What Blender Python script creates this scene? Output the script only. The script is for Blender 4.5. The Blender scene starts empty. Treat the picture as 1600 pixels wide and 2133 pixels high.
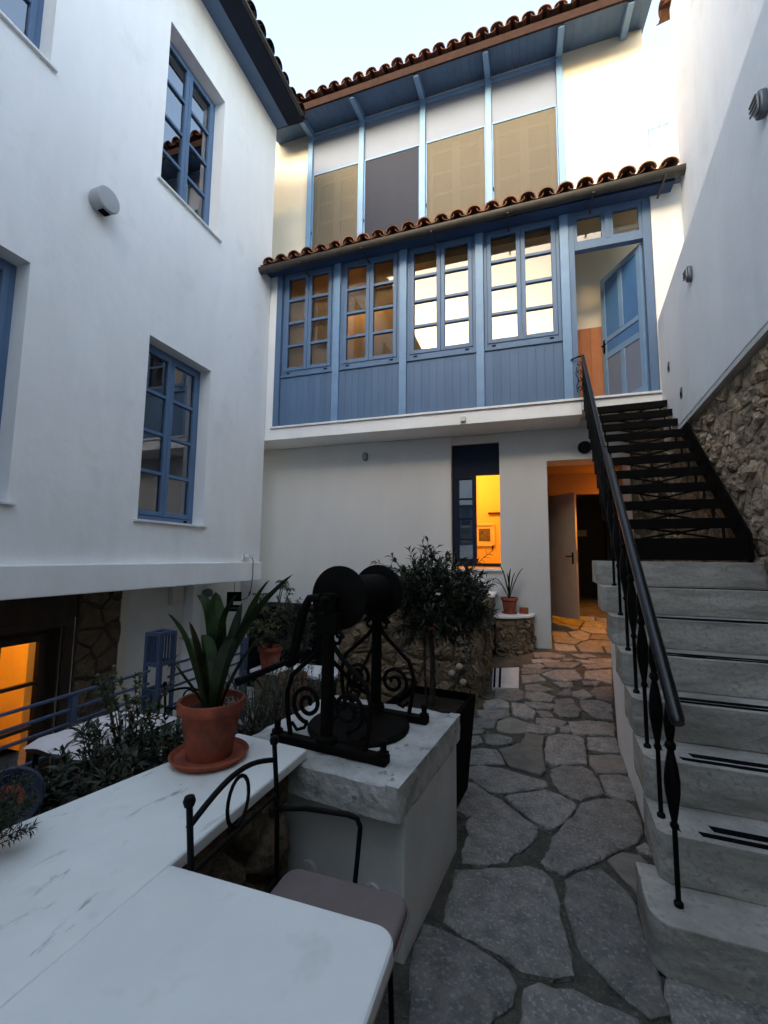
import bpy, bmesh, math, random
from mathutils import Vector, Matrix, noise

random.seed(7)
SC = bpy.context.scene
COL = SC.collection
rad = math.radians

# ------------------------------------------------------------------ camera
cam = bpy.data.cameras.new('camera'); camo = bpy.data.objects.new('camera', cam); COL.objects.link(camo)
cam.sensor_fit = 'VERTICAL'; cam.sensor_height = 36; cam.lens = 15.354
cam.clip_start = .02; cam.clip_end = 500
def cam_matrix(yaw, pitch, roll, loc):
    cy, sy = math.cos(yaw), math.sin(yaw)
    fw = Vector((-sy*math.cos(pitch), cy*math.cos(pitch), math.sin(pitch)))
    rt = Vector((cy, sy, 0)); up = rt.cross(fw)
    c, s = math.cos(roll), math.sin(roll)
    r2 = c*rt + s*up; u2 = -s*rt + c*up
    m = Matrix.Identity(4)
    for i in range(3):
        m[i][0] = r2[i]; m[i][1] = u2[i]; m[i][2] = -fw[i]; m[i][3] = loc[i]
    return m
camo.matrix_world = cam_matrix(rad(18.133), rad(5.862), rad(.6205), (0, 0, 1.5))
SC.camera = camo

# ------------------------------------------------------------------ world, sun, exposure (dusk: soft hazy glow behind the camera)
SUN_EL, SUN_AZ = 22.0, 188.0          # azimuth clockwise from +Y
w = bpy.data.worlds.new('World'); SC.world = w; w.use_nodes = True
wn = w.node_tree.nodes; wl = w.node_tree.links
sky = wn.new('ShaderNodeTexSky'); sky.sky_type = 'NISHITA'; sky.sun_disc = False
sky.sun_elevation = rad(SUN_EL); sky.sun_rotation = rad(SUN_AZ)
sky.air_density = 1.0; sky.dust_density = 2.0; sky.ozone_density = 0.8; sky.altitude = 60
bg = wn['Background']; wl.new(sky.outputs[0], bg.inputs[0]); bg.inputs[1].default_value = .15
sl = bpy.data.lights.new('sun', 'SUN'); so = bpy.data.objects.new('sun', sl); COL.objects.link(so)
sl.energy = .02; sl.angle = rad(25); sl.color = (1, .74, .5)
az = rad(SUN_AZ); el = rad(SUN_EL)
sdir = Vector((math.sin(az)*math.cos(el), math.cos(az)*math.cos(el), math.sin(el)))
so.rotation_euler = sdir.to_track_quat('Z', 'Y').to_euler(); so.location = sdir*40
SC.view_settings.view_transform = 'Standard'; SC.view_settings.look = 'None'
SC.view_settings.use_white_balance = True; SC.view_settings.white_balance_temperature = 7800; SC.view_settings.white_balance_tint = 7
SC.view_settings.gamma = 1; SC.view_settings.exposure = 2.9
SC.render.engine = 'CYCLES'
SC.cycles.max_bounces = 8; SC.cycles.diffuse_bounces = 5; SC.cycles.glossy_bounces = 4
SC.cycles.transparent_max_bounces = 12; SC.cycles.use_denoising = True
SC.cycles.caustics_reflective = False; SC.cycles.caustics_refractive = False
SC.cycles.sample_clamp_indirect = 6

# ------------------------------------------------------------------ materials
MATS = {}
def mat(name, base, rough=.7, var=None, vscale=3, vstretch=(1, 1, 1), vcontrast=(.35, .65), bump=None, rnd=0, metal=0, spec=.3,
        emit=None, speck=None, transl=0, streak=None):
    m = bpy.data.materials.new(name); m.use_nodes = True
    nt = m.node_tree; N = nt.nodes; L = nt.links
    p = N['Principled BSDF']; p.inputs['Roughness'].default_value = rough
    p.inputs['Metallic'].default_value = metal; p.inputs['Specular IOR Level'].default_value = spec
    geo = N.new('ShaderNodeNewGeometry'); mp = N.new('ShaderNodeMapping'); mp.inputs['Scale'].default_value = vstretch
    L.new(geo.outputs['Position'], mp.inputs[0])
    col = None
    def rgb(c):
        n = N.new('ShaderNodeRGB'); n.outputs[0].default_value = (*c, 1); return n.outputs[0]
    col = rgb(base)
    def mixc(fac, a, b, mode='MIX'):
        n = N.new('ShaderNodeMix'); n.data_type = 'RGBA'; n.blend_type = mode
        if isinstance(fac, (int, float)): n.inputs['Factor'].default_value = fac
        else: L.new(fac, n.inputs['Factor'])
        L.new(a, n.inputs['A']); L.new(b, n.inputs['B']); return n.outputs['Result']
    def nz(scale, lo, hi, detail=6, src=None):
        n = N.new('ShaderNodeTexNoise'); n.inputs['Scale'].default_value = scale; n.inputs['Detail'].default_value = detail
        n.inputs['Roughness'].default_value = .62
        L.new(src or mp.outputs[0], n.inputs['Vector'])
        r = N.new('ShaderNodeMapRange'); r.inputs['From Min'].default_value = lo; r.inputs['From Max'].default_value = hi
        L.new(n.outputs['Fac'], r.inputs['Value']); return r.outputs[0]
    if var: col = mixc(nz(vscale, *vcontrast), col, rgb(var))
    if speck: col = mixc(nz(speck[1], speck[2], speck[3], 3, geo.outputs['Position']), col, rgb(speck[0]))
    if streak:
        m2 = N.new('ShaderNodeMapping'); m2.inputs['Scale'].default_value = streak[1]; L.new(geo.outputs['Position'], m2.inputs[0])
        col = mixc(nz(1.0, streak[2], streak[3], 5, m2.outputs[0]), col, rgb(streak[0]))
    if rnd:
        oi = N.new('ShaderNodeObjectInfo'); r = N.new('ShaderNodeMapRange')
        r.inputs['To Min'].default_value = 1-rnd; r.inputs['To Max'].default_value = 1+rnd
        L.new(oi.outputs['Random'], r.inputs['Value'])
        c = N.new('ShaderNodeCombineColor'); [L.new(r.outputs[0], c.inputs[i]) for i in range(3)]
        col = mixc(1.0, col, c.outputs[0], 'MULTIPLY')
    L.new(col, p.inputs['Base Color'])
    if bump:
        b = N.new('ShaderNodeBump'); b.inputs['Strength'].default_value = bump[1]; b.inputs['Distance'].default_value = bump[2] if len(bump) > 2 else .01
        n = N.new('ShaderNodeTexNoise'); n.inputs['Scale'].default_value = bump[0]; n.inputs['Detail'].default_value = 8
        L.new(geo.outputs['Position'], n.inputs['Vector']); L.new(n.outputs['Fac'], b.inputs['Height']); L.new(b.outputs[0], p.inputs['Normal'])
    if emit:
        p.inputs['Emission Color'].default_value = (*emit[0], 1); p.inputs['Emission Strength'].default_value = emit[1]
    if transl:
        t = N.new('ShaderNodeBsdfTranslucent'); L.new(col, t.inputs[0]); mx = N.new('ShaderNodeMixShader'); mx.inputs[0].default_value = transl
        out = N['Material Output']; L.new(p.outputs[0], mx.inputs[1]); L.new(t.outputs[0], mx.inputs[2]); L.new(mx.outputs[0], out.inputs[0])
    MATS[name] = m; return m
def glassmat(name, tint, refl, ior=1.5):
    m = bpy.data.materials.new(name); m.use_nodes = True; nt = m.node_tree; N = nt.nodes; L = nt.links
    N.remove(N['Principled BSDF']); out = N['Material Output']
    t = N.new('ShaderNodeBsdfTransparent'); t.inputs[0].default_value = (*tint, 1)
    g = N.new('ShaderNodeBsdfGlossy'); g.inputs['Roughness'].default_value = .004; g.inputs[0].default_value = (.93, .95, 1, 1)
    f = N.new('ShaderNodeFresnel'); f.inputs['IOR'].default_value = ior
    r = N.new('ShaderNodeMapRange'); r.inputs['To Min'].default_value = refl; r.inputs['To Max'].default_value = 1
    geo = N.new('ShaderNodeNewGeometry'); n = N.new('ShaderNodeTexNoise'); n.inputs['Scale'].default_value = 1.3
    b = N.new('ShaderNodeBump'); b.inputs['Strength'].default_value = .03; b.inputs['Distance'].default_value = .02
    L.new(geo.outputs['Position'], n.inputs['Vector']); L.new(n.outputs['Fac'], b.inputs['Height']); L.new(b.outputs[0], g.inputs['Normal'])
    L.new(f.outputs[0], r.inputs['Value']); mx = N.new('ShaderNodeMixShader')
    L.new(r.outputs[0], mx.inputs[0]); L.new(t.outputs[0], mx.inputs[1]); L.new(g.outputs[0], mx.inputs[2]); L.new(mx.outputs[0], out.inputs[0])
    MATS[name] = m; return m
def screenmat(name, base, see):
    m = mat(name, base, .85, var=tuple(c*.9 for c in base), vscale=60, vstretch=(1, 1, .04), vcontrast=(.3, .7))
    nt = m.node_tree; N = nt.nodes; L = nt.links; t = N.new('ShaderNodeBsdfTransparent'); mx = N.new('ShaderNodeMixShader')
    mx.inputs[0].default_value = see; L.new(N['Principled BSDF'].outputs[0], mx.inputs[1]); L.new(t.outputs[0], mx.inputs[2])
    L.new(mx.outputs[0], N['Material Output'].inputs[0]); return m

mat('plaster', (.84, .84, .84), .9, var=(.76, .76, .755), vscale=1.3, vstretch=(1, 1, .3), vcontrast=(.36, .66), bump=(5, .35, .03), spec=.1, speck=((.71, .70, .675), 1.7, .60, .80), streak=((.75, .745, .73), (4, 4, .3), .56, .90))
mat('plaster_shaded', (.60, .59, .58), .9, var=(.54, .53, .52), vscale=.9, vstretch=(1, 1, .35), bump=(22, .25, .008), spec=.1)  # darker copy of the plaster, painting in the shade under the slab
mat('plaster_warm', (.64, .585, .49), .9, var=(.60, .545, .45), vscale=1.2, bump=(20, .2, .008), spec=.1)
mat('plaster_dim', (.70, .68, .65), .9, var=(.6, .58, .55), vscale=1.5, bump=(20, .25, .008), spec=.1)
mat('soffit_plaster', (.66, .62, .56), .9, var=(.6, .56, .5), vscale=1.5, bump=(20, .2, .006), spec=.1)
mat('blue_steel', (.055, .08, .14), .6, var=(.045, .065, .115), vscale=6, spec=.2)
mat('blue_paint', (.092, .165, .278), .55, var=(.078, .142, .245), vscale=4, vstretch=(1, 1, .3), bump=(60, .08, .003), spec=.3)
mat('blue_light', (.15, .275, .435), .5, var=(.13, .24, .39), vscale=5, bump=(60, .06, .003), spec=.3)
mat('navy', (.010, .016, .034), .6, var=(.008, .012, .026), vscale=5, spec=.15)
mat('blue_dark', (.035, .07, .15), .6, var=(.028, .055, .12), vscale=5, spec=.25)
mat('board_blue', (.086, .155, .262), .6, var=(.074, .136, .232), vscale=8, vstretch=(1, 1, .12), rnd=.05, bump=(80, .08, .002))
mat('door_blue', (.05, .16, .36), .45, var=(.045, .14, .32), vscale=3, spec=.35)
mat('white_panel', (.15, .185, .255), .6, var=(.142, .175, .243), vscale=3)
mat('marble_trim', (.74, .74, .73), .45, var=(.66, .66, .66), vscale=6, spec=.4)
mat('iron', (.0035, .0035, .004), .55, var=(.006, .0055, .005), vscale=25, bump=(90, .25, .002), spec=.10)
mat('iron_matte', (.0035, .0034, .0033), .7, var=(.007, .0055, .0045), vscale=22, bump=(60, .5, .003), spec=.07)
mat('rail_black', (.006, .006, .008), .28, bump=(60, .05, .002), spec=.4)
mat('gutter', (.035, .033, .03), .5, var=(.05, .045, .038), vscale=8, spec=.35, metal=.2)
mat('tile', (.27, .125, .075), .95, spec=.04, var=(.20, .095, .06), vscale=7, rnd=.28, bump=(40, .35, .006), speck=((.13, .09, .065), 22, .55, .75))
mat('tile_silhouette', (.03, .018, .016), .95, spec=.02, var=(.03, .018, .015), vscale=7, rnd=.25, bump=(40, .35, .006))  # tile copy darkened to paint the eave's silhouette against the sky
mat('tile_dark', (.11, .052, .040), .95, spec=.03, var=(.09, .045, .035), vscale=7, rnd=.25, bump=(40, .35, .006))
mat('marble', (.76, .76, .735), .45, var=(.67, .668, .645), vscale=2.6, spec=.35, speck=((.55, .53, .49), 5, .60, .80))
mat('well_stone', (.52, .51, .49), .9, var=(.30, .29, .27), vscale=4, vcontrast=(.38, .66), bump=(28, .9, .012), speck=((.20, .19, .18), 13, .60, .70))
mat('well_plaster', (.60, .59, .57), .9, var=(.48, .47, .45), vscale=2.5, bump=(18, .3, .01))
mat('step_stone', (.46, .44, .40), .9, var=(.22, .205, .18), vscale=2.6, vstretch=(.6, .9, 2.6), vcontrast=(.38, .64), bump=(30, .9, .010), rnd=.07, speck=((.27, .255, .23), 45, .52, .72), spec=.15)
mat('flag', (.242, .224, .198), .72, var=(.125, .12, .11), vscale=11, bump=(30, 1.0, .03), rnd=.32, speck=((.34, .338, .33), 62, .52, .72), spec=.4)
mat('flag_tan', (.205, .188, .158), .8, var=(.14, .129, .11), vscale=9, bump=(26, .6, .012), rnd=.18)
mat('mortar', (.095, .086, .07), .97, var=(.045, .043, .033), vscale=7, bump=(55, 1.0, .02), speck=((.14, .13, .11), 70, .55, .72))
mat('rubble', (.46, .34, .235), .95, var=(.26, .185, .125), vscale=11, bump=(38, 1.0, .025), rnd=.22, speck=((.42, .38, .32), 30, .60, .78))
mat('rubble_dark', (.17, .12, .08), .95, var=(.10, .072, .05), vscale=11, bump=(38, 1.0, .025), rnd=.25, speck=((.085, .09, .045), 18, .55, .72))
mat('rubble_mortar', (.34, .275, .21), .97, var=(.24, .19, .145), vscale=9, bump=(40, 1.0, .02))
mat('rubble_brown', (.20, .138, .088), .95, var=(.11, .078, .052), vscale=11, bump=(38, 1.0, .025), rnd=.25, speck=((.10, .10, .05), 9, .58, .74))
mat('mortar_tan', (.19, .14, .095), .97, var=(.13, .095, .065), vscale=9, bump=(40, 1.0, .02))
mat('passage_plaster', (.36, .26, .165), .9, var=(.33, .235, .15), vscale=3)
mat('mortar_brown', (.085, .062, .043), .97, var=(.06, .045, .03), vscale=9, bump=(40, 1.0, .02))
mat('terracotta', (.31, .07, .036), .88, var=(.16, .042, .025), vcontrast=(.38, .62), vscale=9, bump=(50, .2, .004), speck=((.24, .11, .075), 14, .62, .85))
mat('soil', (.035, .026, .018), .98, var=(.02, .016, .012), vscale=30, bump=(60, 1, .02))
mat('leaf_strap', (.030, .055, .014), .5, var=(.008, .018, .005), vscale=14, vcontrast=(.4, .62), rnd=.45, spec=.4, transl=.18)
mat('leaf_olive', (.062, .07, .045), .6, var=(.016, .022, .011), vscale=34, vcontrast=(.42, .58), spec=.3, transl=.15)
mat('leaf_dark', (.026, .04, .017), .6, var=(.007, .012, .005), vscale=34, vcontrast=(.42, .58), spec=.35, transl=.15)
mat('leaf_bright', (.075, .085, .027), .5, var=(.018, .026, .009), vscale=26, vcontrast=(.42, .6), spec=.4, transl=.2)
mat('leaf_grey', (.10, .11, .085), .7, var=(.03, .038, .025), vscale=34, vcontrast=(.4, .6), spec=.2, transl=.1)
mat('bark', (.06, .047, .035), .95, var=(.035, .028, .02), vscale=30, bump=(60, .8, .01))
mat('cushion', (.19, .148, .142), .95, var=(.165, .128, .122), vscale=8, bump=(160, .3, .002))
mat('cloth_white', (.66, .60, .60), .9, var=(.6, .54, .54), vscale=4)
mat('grey_plastic', (.36, .37, .39), .5, spec=.35)
mat('grey_metal', (.12, .14, .16), .4, metal=.5, spec=.5)
mat('beige_plastic', (.55, .52, .45), .5)
mat('black_plastic', (.004, .004, .005), .85, spec=.05)
mat('white_plastic', (.7, .7, .7), .45)
mat('orange_wall', (.42, .17, .085), .85, var=(.36, .14, .07), vscale=3)
mat('cream_wall', (.66, .60, .50), .9)
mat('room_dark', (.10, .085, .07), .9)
mat('room_yellow', (.85, .62, .27), .9)
mat('curtain', (.16, .18, .24), .9, var=(.10, .12, .17), vscale=9, vstretch=(1, 1, .05))
mat('blind', (.46, .37, .26), .85, var=(.38, .305, .21), vscale=4, transl=.55)
mat('wood_dark', (.05, .03, .02), .6, var=(.035, .02, .014), vscale=10, vstretch=(1, 1, .1))
mat('paper', (.75, .62, .42), .9)
mat('picture', (.10, .08, .06), .8, var=(.22, .17, .11), vscale=16)
mat('lamp_glow', (1, .6, .25), .6, emit=((1, .5, .15), .4))
mat('bottle_white', (.8, .8, .78), .3)
mat('shell', (.36, .31, .27), .7, var=(.20, .15, .12), vscale=60)
mat('flower_red', (.5, .02, .03), .6)
mat('flower_white', (.75, .66, .55), .6)
mat('blue_glaze', (.008, .014, .035), .4, spec=.3)
mat('door_white', (.28, .26, .235), .6, var=(.25, .23, .205), vscale=4)
mat('fascia_brown', (.034, .02, .018), .9, spec=.05, var=(.025, .016, .014), vscale=10)
screenmat('screen_beige', (.135, .118, .09), .30)
screenmat('screen_dark', (.028, .033, .05), .14)
glassmat('glass', (.80, .84, .84), .20)
glassmat('glass_gallery', (.9, .86, .78), .018, 1.33)
glassmat('glass_clear', (.9, .92, .9), .05)
# marble: soft grey veins running along the slab
def veins(m):
    nt = m.node_tree; N = nt.nodes; L = nt.links; p = N['Principled BSDF']
    geo = N.new('ShaderNodeNewGeometry'); mp = N.new('ShaderNodeMapping'); mp.inputs['Rotation'].default_value = (0, 0, rad(20)); mp.inputs['Scale'].default_value = (4.2, 1.25, 2)
    n = N.new('ShaderNodeTexNoise'); n.inputs['Scale'].default_value = 3.4; n.inputs['Detail'].default_value = 10; n.inputs['Roughness'].default_value = .66; n.inputs['Distortion'].default_value = .6
    L.new(geo.outputs['Position'], mp.inputs[0]); L.new(mp.outputs[0], n.inputs['Vector'])
    r = N.new('ShaderNodeMapRange'); r.inputs['From Min'].default_value = .60; r.inputs['From Max'].default_value = .74
    L.new(n.outputs['Fac'], r.inputs['Value'])
    mx = N.new('ShaderNodeMix'); mx.data_type = 'RGBA'; mx.inputs['B'].default_value = (.20, .205, .21, 1)
    src = p.inputs['Base Color'].links[0].from_socket
    L.new(r.outputs[0], mx.inputs['Factor']); L.new(src, mx.inputs['A']); L.new(mx.outputs['Result'], p.inputs['Base Color'])
mat('tile_marble', (.5, .5, .49), .85, var=(.42, .42, .42), vscale=9, spec=.1)
mat('marble_plain', (.76, .762, .74), .42, var=(.69, .692, .675), vscale=2.2, spec=.35, speck=((.56, .55, .52), 6, .62, .85))
veins(MATS['marble'])

# ------------------------------------------------------------------ scene helpers
WM = {}
def place(o, parent, M=None):
    M = M or Matrix.Identity(4); WM[o.name] = M
    if parent is not None:
        o.parent = parent; o.matrix_parent_inverse = Matrix.Identity(4)
        o.matrix_basis = WM[parent.name].inverted() @ M
    else: o.matrix_basis = M
def tag(o, label=None, cat=None, group=None, kind=None):
    if label: o['label'] = label
    if cat: o['category'] = cat
    if group: o['group'] = group
    if kind: o['kind'] = kind
    return o
def thing(name, label, cat, loc, group=None, rotz=0):
    o = bpy.data.objects.new(name, None); COL.objects.link(o); o.empty_display_size = .1
    place(o, None, Matrix.Translation(loc) @ Matrix.Rotation(rotz, 4, 'Z')); return tag(o, label, cat, group)
def inst(name, mesh, parent, M=None, **k):
    o = bpy.data.objects.new(name, mesh); COL.objects.link(o); place(o, parent, M); return tag(o, **k)
def frame(origin, u, v):
    u = Vector(u).normalized(); v = Vector(v).normalized(); n = u.cross(v)
    M = Matrix.Identity(4)
    for i in range(3): M[i][0] = u[i]; M[i][1] = v[i]; M[i][2] = n[i]; M[i][3] = origin[i]
    return M

class MB:
    def __init__(s): s.v = []; s.f = []; s.smooth = False
    def add(s, vs, fs):
        b = len(s.v); s.v += [tuple(p) for p in vs]; s.f += [tuple(i+b for i in f) for f in fs]; return s
    def box(s, x0, x1, y0, y1, z0, z1):
        if x1 < x0: x0, x1 = x1, x0
        if y1 < y0: y0, y1 = y1, y0
        if z1 < z0: z0, z1 = z1, z0
        return s.add([(x0, y0, z0), (x1, y0, z0), (x1, y1, z0), (x0, y1, z0), (x0, y0, z1), (x1, y0, z1), (x1, y1, z1), (x0, y1, z1)],
                     [(3, 2, 1, 0), (4, 5, 6, 7), (0, 1, 5, 4), (1, 2, 6, 5), (2, 3, 7, 6), (3, 0, 4, 7)])
    def prism(s, poly, z0, z1, axis=2):
        n = len(poly)
        def P(a, b, c): return (a, b, c) if axis == 2 else ((a, c, b) if axis == 1 else (c, a, b))
        vs = [P(a, b, z0) for a, b in poly] + [P(a, b, z1) for a, b in poly]
        return s.add(vs, [tuple(range(n-1, -1, -1)), tuple(range(n, 2*n))] + [(i, (i+1) % n, n+(i+1) % n, n+i) for i in range(n)])
    def tube(s, pts, r, n=8, closed=False, cap=True, flat=1.0):
        pts = [Vector(p) for p in pts]; k = len(pts)
        rr = r if isinstance(r, (list, tuple)) else [r]*k
        T = []
        for i in range(k):
            if closed: t = pts[(i+1) % k]-pts[i-1]
            else: t = pts[min(i+1, k-1)]-pts[max(i-1, 0)]
            T.append(t.normalized() if t.length > 1e-9 else Vector((0, 0, 1)))
        a = Vector((0, 0, 1)) if abs(T[0].z) < .9 else Vector((1, 0, 0))
        N = (a - T[0]*a.dot(T[0])).normalized(); rings = []
        for i in range(k):
            N = (N - T[i]*N.dot(T[i])); N = N.normalized() if N.length > 1e-6 else T[i].orthogonal().normalized(); Bv = T[i].cross(N)
            rings.append([pts[i] + (N*math.cos(2*math.pi*j/n)*flat + Bv*math.sin(2*math.pi*j/n))*rr[i] for j in range(n)])
        fs = []
        for i in range(k if closed else k-1):
            i2 = (i+1) % k
            for j in range(n): fs.append((i*n+j, i*n+(j+1) % n, i2*n+(j+1) % n, i2*n+j))
        if not closed and cap: fs += [tuple(range(n-1, -1, -1)), tuple(range((k-1)*n, k*n))]
        return s.add([p for r_ in rings for p in r_], fs)
    def lathe(s, prof, c=(0, 0, 0), n=20, axis=2, cap=True):
        vs = []
        for r, z in prof:
            for j in range(n):
                a = 2*math.pi*j/n; x, y = r*math.cos(a), r*math.sin(a)
                p = (x, y, z) if axis == 2 else ((x, z, y) if axis == 1 else (z, x, y))
                vs.append((p[0]+c[0], p[1]+c[1], p[2]+c[2]))
        fs = []; k = len(prof)
        for i in range(k-1):
            for j in range(n): fs.append((i*n+j, i*n+(j+1) % n, (i+1)*n+(j+1) % n, (i+1)*n+j))
        if cap: fs += [tuple(range(n-1, -1, -1)), tuple(range((k-1)*n, k*n))]
        return s.add(vs, fs)
    def mesh(s, name, m, bevel=0, smooth=False, M=None, seg=2):
        me = bpy.data.meshes.new(name); me.from_pydata(s.v, [], s.f)
        bm = bmesh.new(); bm.from_mesh(me)
        bmesh.ops.recalc_face_normals(bm, faces=bm.faces)
        if bevel:
            ed = [e for e in bm.edges if len(e.link_faces) == 2 and e.calc_face_angle(0) > .5]
            bmesh.ops.bevel(bm, geom=ed, offset=bevel, segments=seg, profile=.6, affect='EDGES', clamp_overlap=True)
        if M is not None: bmesh.ops.transform(bm, matrix=M, verts=bm.verts)
        bm.to_mesh(me); bm.free()
        if smooth:
            me.polygons.foreach_set('use_smooth', [True]*len(me.polygons))
            me.set_sharp_from_angle(angle=rad(38))
        me.materials.append(MATS[m]); return me
    def build(s, name, m, parent, M=None, bevel=0, smooth=False, seg=2, **k):
        return inst(name, s.mesh(name, m, bevel, smooth, seg=seg), parent, M, **k)

def holes_wall(u0, u1, v0, v1, holes, depth, name, m, parent, M, back=True):
    """wall front at local n=0, thickness to n=-depth, with rectangular openings"""
    us = sorted({u0, u1, *[h[0] for h in holes], *[h[1] for h in holes]}); vs = sorted({v0, v1, *[h[2] for h in holes], *[h[3] for h in holes]})
    us = [x for x in us if u0 <= x <= u1]; vs = [x for x in vs if v0 <= x <= v1]
    b = MB()
    for i in range(len(us)-1):
        for j in range(len(vs)-1):
            cu, cv = (us[i]+us[i+1])/2, (vs[j]+vs[j+1])/2
            if any(h[0] < cu < h[1] and h[2] < cv < h[3] for h in holes): continue
            q = [(us[i], vs[j]), (us[i+1], vs[j]), (us[i+1], vs[j+1]), (us[i], vs[j+1])]
            b.add([(x, y, 0) for x, y in q], [(0, 1, 2, 3)])
            if back: b.add([(x, y, -depth) for x, y in q], [(3, 2, 1, 0)])
    for h in holes:
        a, c, d, e = h
        for (p, q) in (((a, d), (c, d)), ((c, d), (c, e)), ((c, e), (a, e)), ((a, e), (a, d))):
            if p[1] == q[1] and (p[1] <= v0 or p[1] >= v1): continue
            b.add([(*p, 0), (*q, 0), (*q, -depth), (*p, -depth)], [(0, 1, 2, 3)])
    for (p, q) in (((u0, v0), (u1, v0)), ((u1, v0), (u1, v1)), ((u1, v1), (u0, v1)), ((u0, v1), (u0, v0))):
        b.add([(*p, 0), (*q, 0), (*q, -depth), (*p, -depth)], [(0, 1, 2, 3)])
    me = bpy.data.meshes.new(name); me.from_pydata(b.v, [], b.f)
    bm = bmesh.new(); bm.from_mesh(me); bmesh.ops.remove_doubles(bm, verts=bm.verts, dist=1e-5); bmesh.ops.recalc_face_normals(bm, faces=bm.faces); bm.to_mesh(me); bm.free()
    me.materials.append(MATS[m]); return inst(name, me, parent, M)

def casement(parent, M, w, h, rows=4, leaves=2, fr=.05, sash=.05, bar=.03, m='blue_paint', glass='glass', name='window', depth=.07, sill=None, bottom=.05, holes=True):
    """two-leaf window, local frame: u right, v up, n out; part `window` with sash, glazing_bar, pane children"""
    b = MB()
    b.box(0, fr, 0, h, -depth, 0).box(w-fr, w, 0, h, -depth, 0).box(fr, w-fr, 0, bottom, -depth, 0).box(fr, w-fr, h-fr, h, -depth, 0)
    win = b.build(name, m, parent, M, bevel=.004, seg=1)
    lw = (w-2*fr)/leaves
    for k in range(leaves):
        a = fr+k*lw+.002; c = a+lw-.004; lo = bottom+.002; hi = h-fr-.002
        s = MB().box(a, a+sash, lo, hi, -.055, .012).box(c-sash, c, lo, hi, -.055, .012).box(a+sash, c-sash, lo, lo+sash, -.055, .012).box(a+sash, c-sash, hi-sash, hi, -.055, .012)
        s.build('sash', m, win, M, bevel=.004, seg=1)
        gh = (hi-lo-2*sash-(rows-1)*bar)/rows
        for r in range(rows):
            z0 = lo+sash+r*(gh+bar)
            MB().box(a+sash, c-sash, z0, z0+gh, -.026, -.020).build('pane', glass, win, M)
            if r: MB().box(a+sash, c-sash, z0-bar, z0, -.045, .006).build('glazing_bar', m, win, M, bevel=.003, seg=1)
    if holes:
        for x in (.13, w-.13):
            MB().box(x-.028, x+.028, bottom*.35, bottom*.72, .0005, .003).build('drain_slot', 'black_plastic', win, M)
    if sill: MB().box(-sill[0], w+sill[0], -sill[1], 0, -.12, sill[2]).build('sill', 'marble_trim', win, M, bevel=.006)
    return win

def roughen(o, size, amp, freq, seed=0):
    """split long edges and push points about so that worn stone is not perfectly straight"""
    me = o.data; bm = bmesh.new(); bm.from_mesh(me)
    for _ in range(4):
        ed = [e for e in bm.edges if e.calc_length() > size]
        if not ed: break
        bmesh.ops.subdivide_edges(bm, edges=ed, cuts=1, use_grid_fill=True)
    bmesh.ops.triangulate(bm, faces=[f for f in bm.faces if len(f.verts) > 4])
    for v in bm.verts:
        q = v.co*freq+Vector((seed*3.1, seed*1.7, 0)); v.co += noise.noise_vector(q)*amp+noise.noise_vector(q*3.3)*amp*.45
    bm.to_mesh(me); bm.free(); return o
# ---- voronoi cells clipped to a rectangle (for rubble stones)
def clip_half(poly, mx, my, nx, ny):
    out = []
    for i in range(len(poly)):
        p, q = poly[i], poly[(i+1) % len(poly)]
        dp = (p[0]-mx)*nx+(p[1]-my)*ny; dq = (q[0]-mx)*nx+(q[1]-my)*ny
        if dp <= 0: out.append(p)
        if dp*dq < 0:
            t = dp/(dp-dq); out.append((p[0]+t*(q[0]-p[0]), p[1]+t*(q[1]-p[1])))
    return out
def cells(W, H, sx, sy, rng, jit=.42, skip=None):
    nx = max(1, round(W/sx)); ny = max(1, round(H/sy)); pts = []
    for j in range(ny):
        for i in range(nx):
            pts.append(((i+.5+(.5*(j % 2)-.25)+rng.uniform(-jit, jit))*W/nx, (j+.5+rng.uniform(-jit, jit))*H/ny))
    res = []
    for i, p in enumerate(pts):
        if skip and skip(*p): continue
        poly = [(0, 0), (W, 0), (W, H), (0, H)]
        for j, q in enumerate(pts):
            if i == j or abs(p[0]-q[0]) > 3*sx or abs(p[1]-q[1]) > 3*sy: continue
            poly = clip_half(poly, (p[0]+q[0])/2, (p[1]+q[1])/2, q[0]-p[0], q[1]-p[1])
            if len(poly) < 3: break
        if len(poly) >= 3: res.append((p, poly))
    return res
def stone_mesh(poly, c, gap, height, rng, m, rough=.35, curve=None):
    """irregular stone from an outline: two rings and a crown, local plane u v, n up"""
    pts = []
    k = len(poly)
    for i in range(k):
        p, q = Vector(poly[i]), Vector(poly[(i+1) % k]); d = (q-p).length
        nseg = max(1, min(3, int(d/.06)+1))
        for j in range(nseg): pts.append(p+(q-p)*j/nseg)
    cc = Vector(c); n = len(pts); rings = []
    for sc, hh in ((1.0, 0), (.88, .6), (.5, 1.0)):
        ring = []
        for p in pts:
            d = p-cc; L = d.length or 1e-6
            off = (L-gap)/L if L > gap*2 else .5
            jit = 1+rng.uniform(-.13, .13)
            pos = cc+d*off*sc*jit
            ring.append((pos.x, pos.y, height*hh*(1+rng.uniform(-rough, rough)) if hh else -.03))
        rings.append(ring)
    b = MB(); vs = [p for r in rings for p in r] + [(cc.x, cc.y, height*(1+rng.uniform(-rough, rough)))]
    fs = []
    for i in range(2):
        for j in range(n): fs.append((i*n+j, i*n+(j+1) % n, (i+1)*n+(j+1) % n, (i+1)*n+j))
    for j in range(n): fs.append((2*n+j, 2*n+(j+1) % n, 3*n))
    if curve: vs = [curve(p) for p in vs]
    b.add(vs, fs); return b
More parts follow.
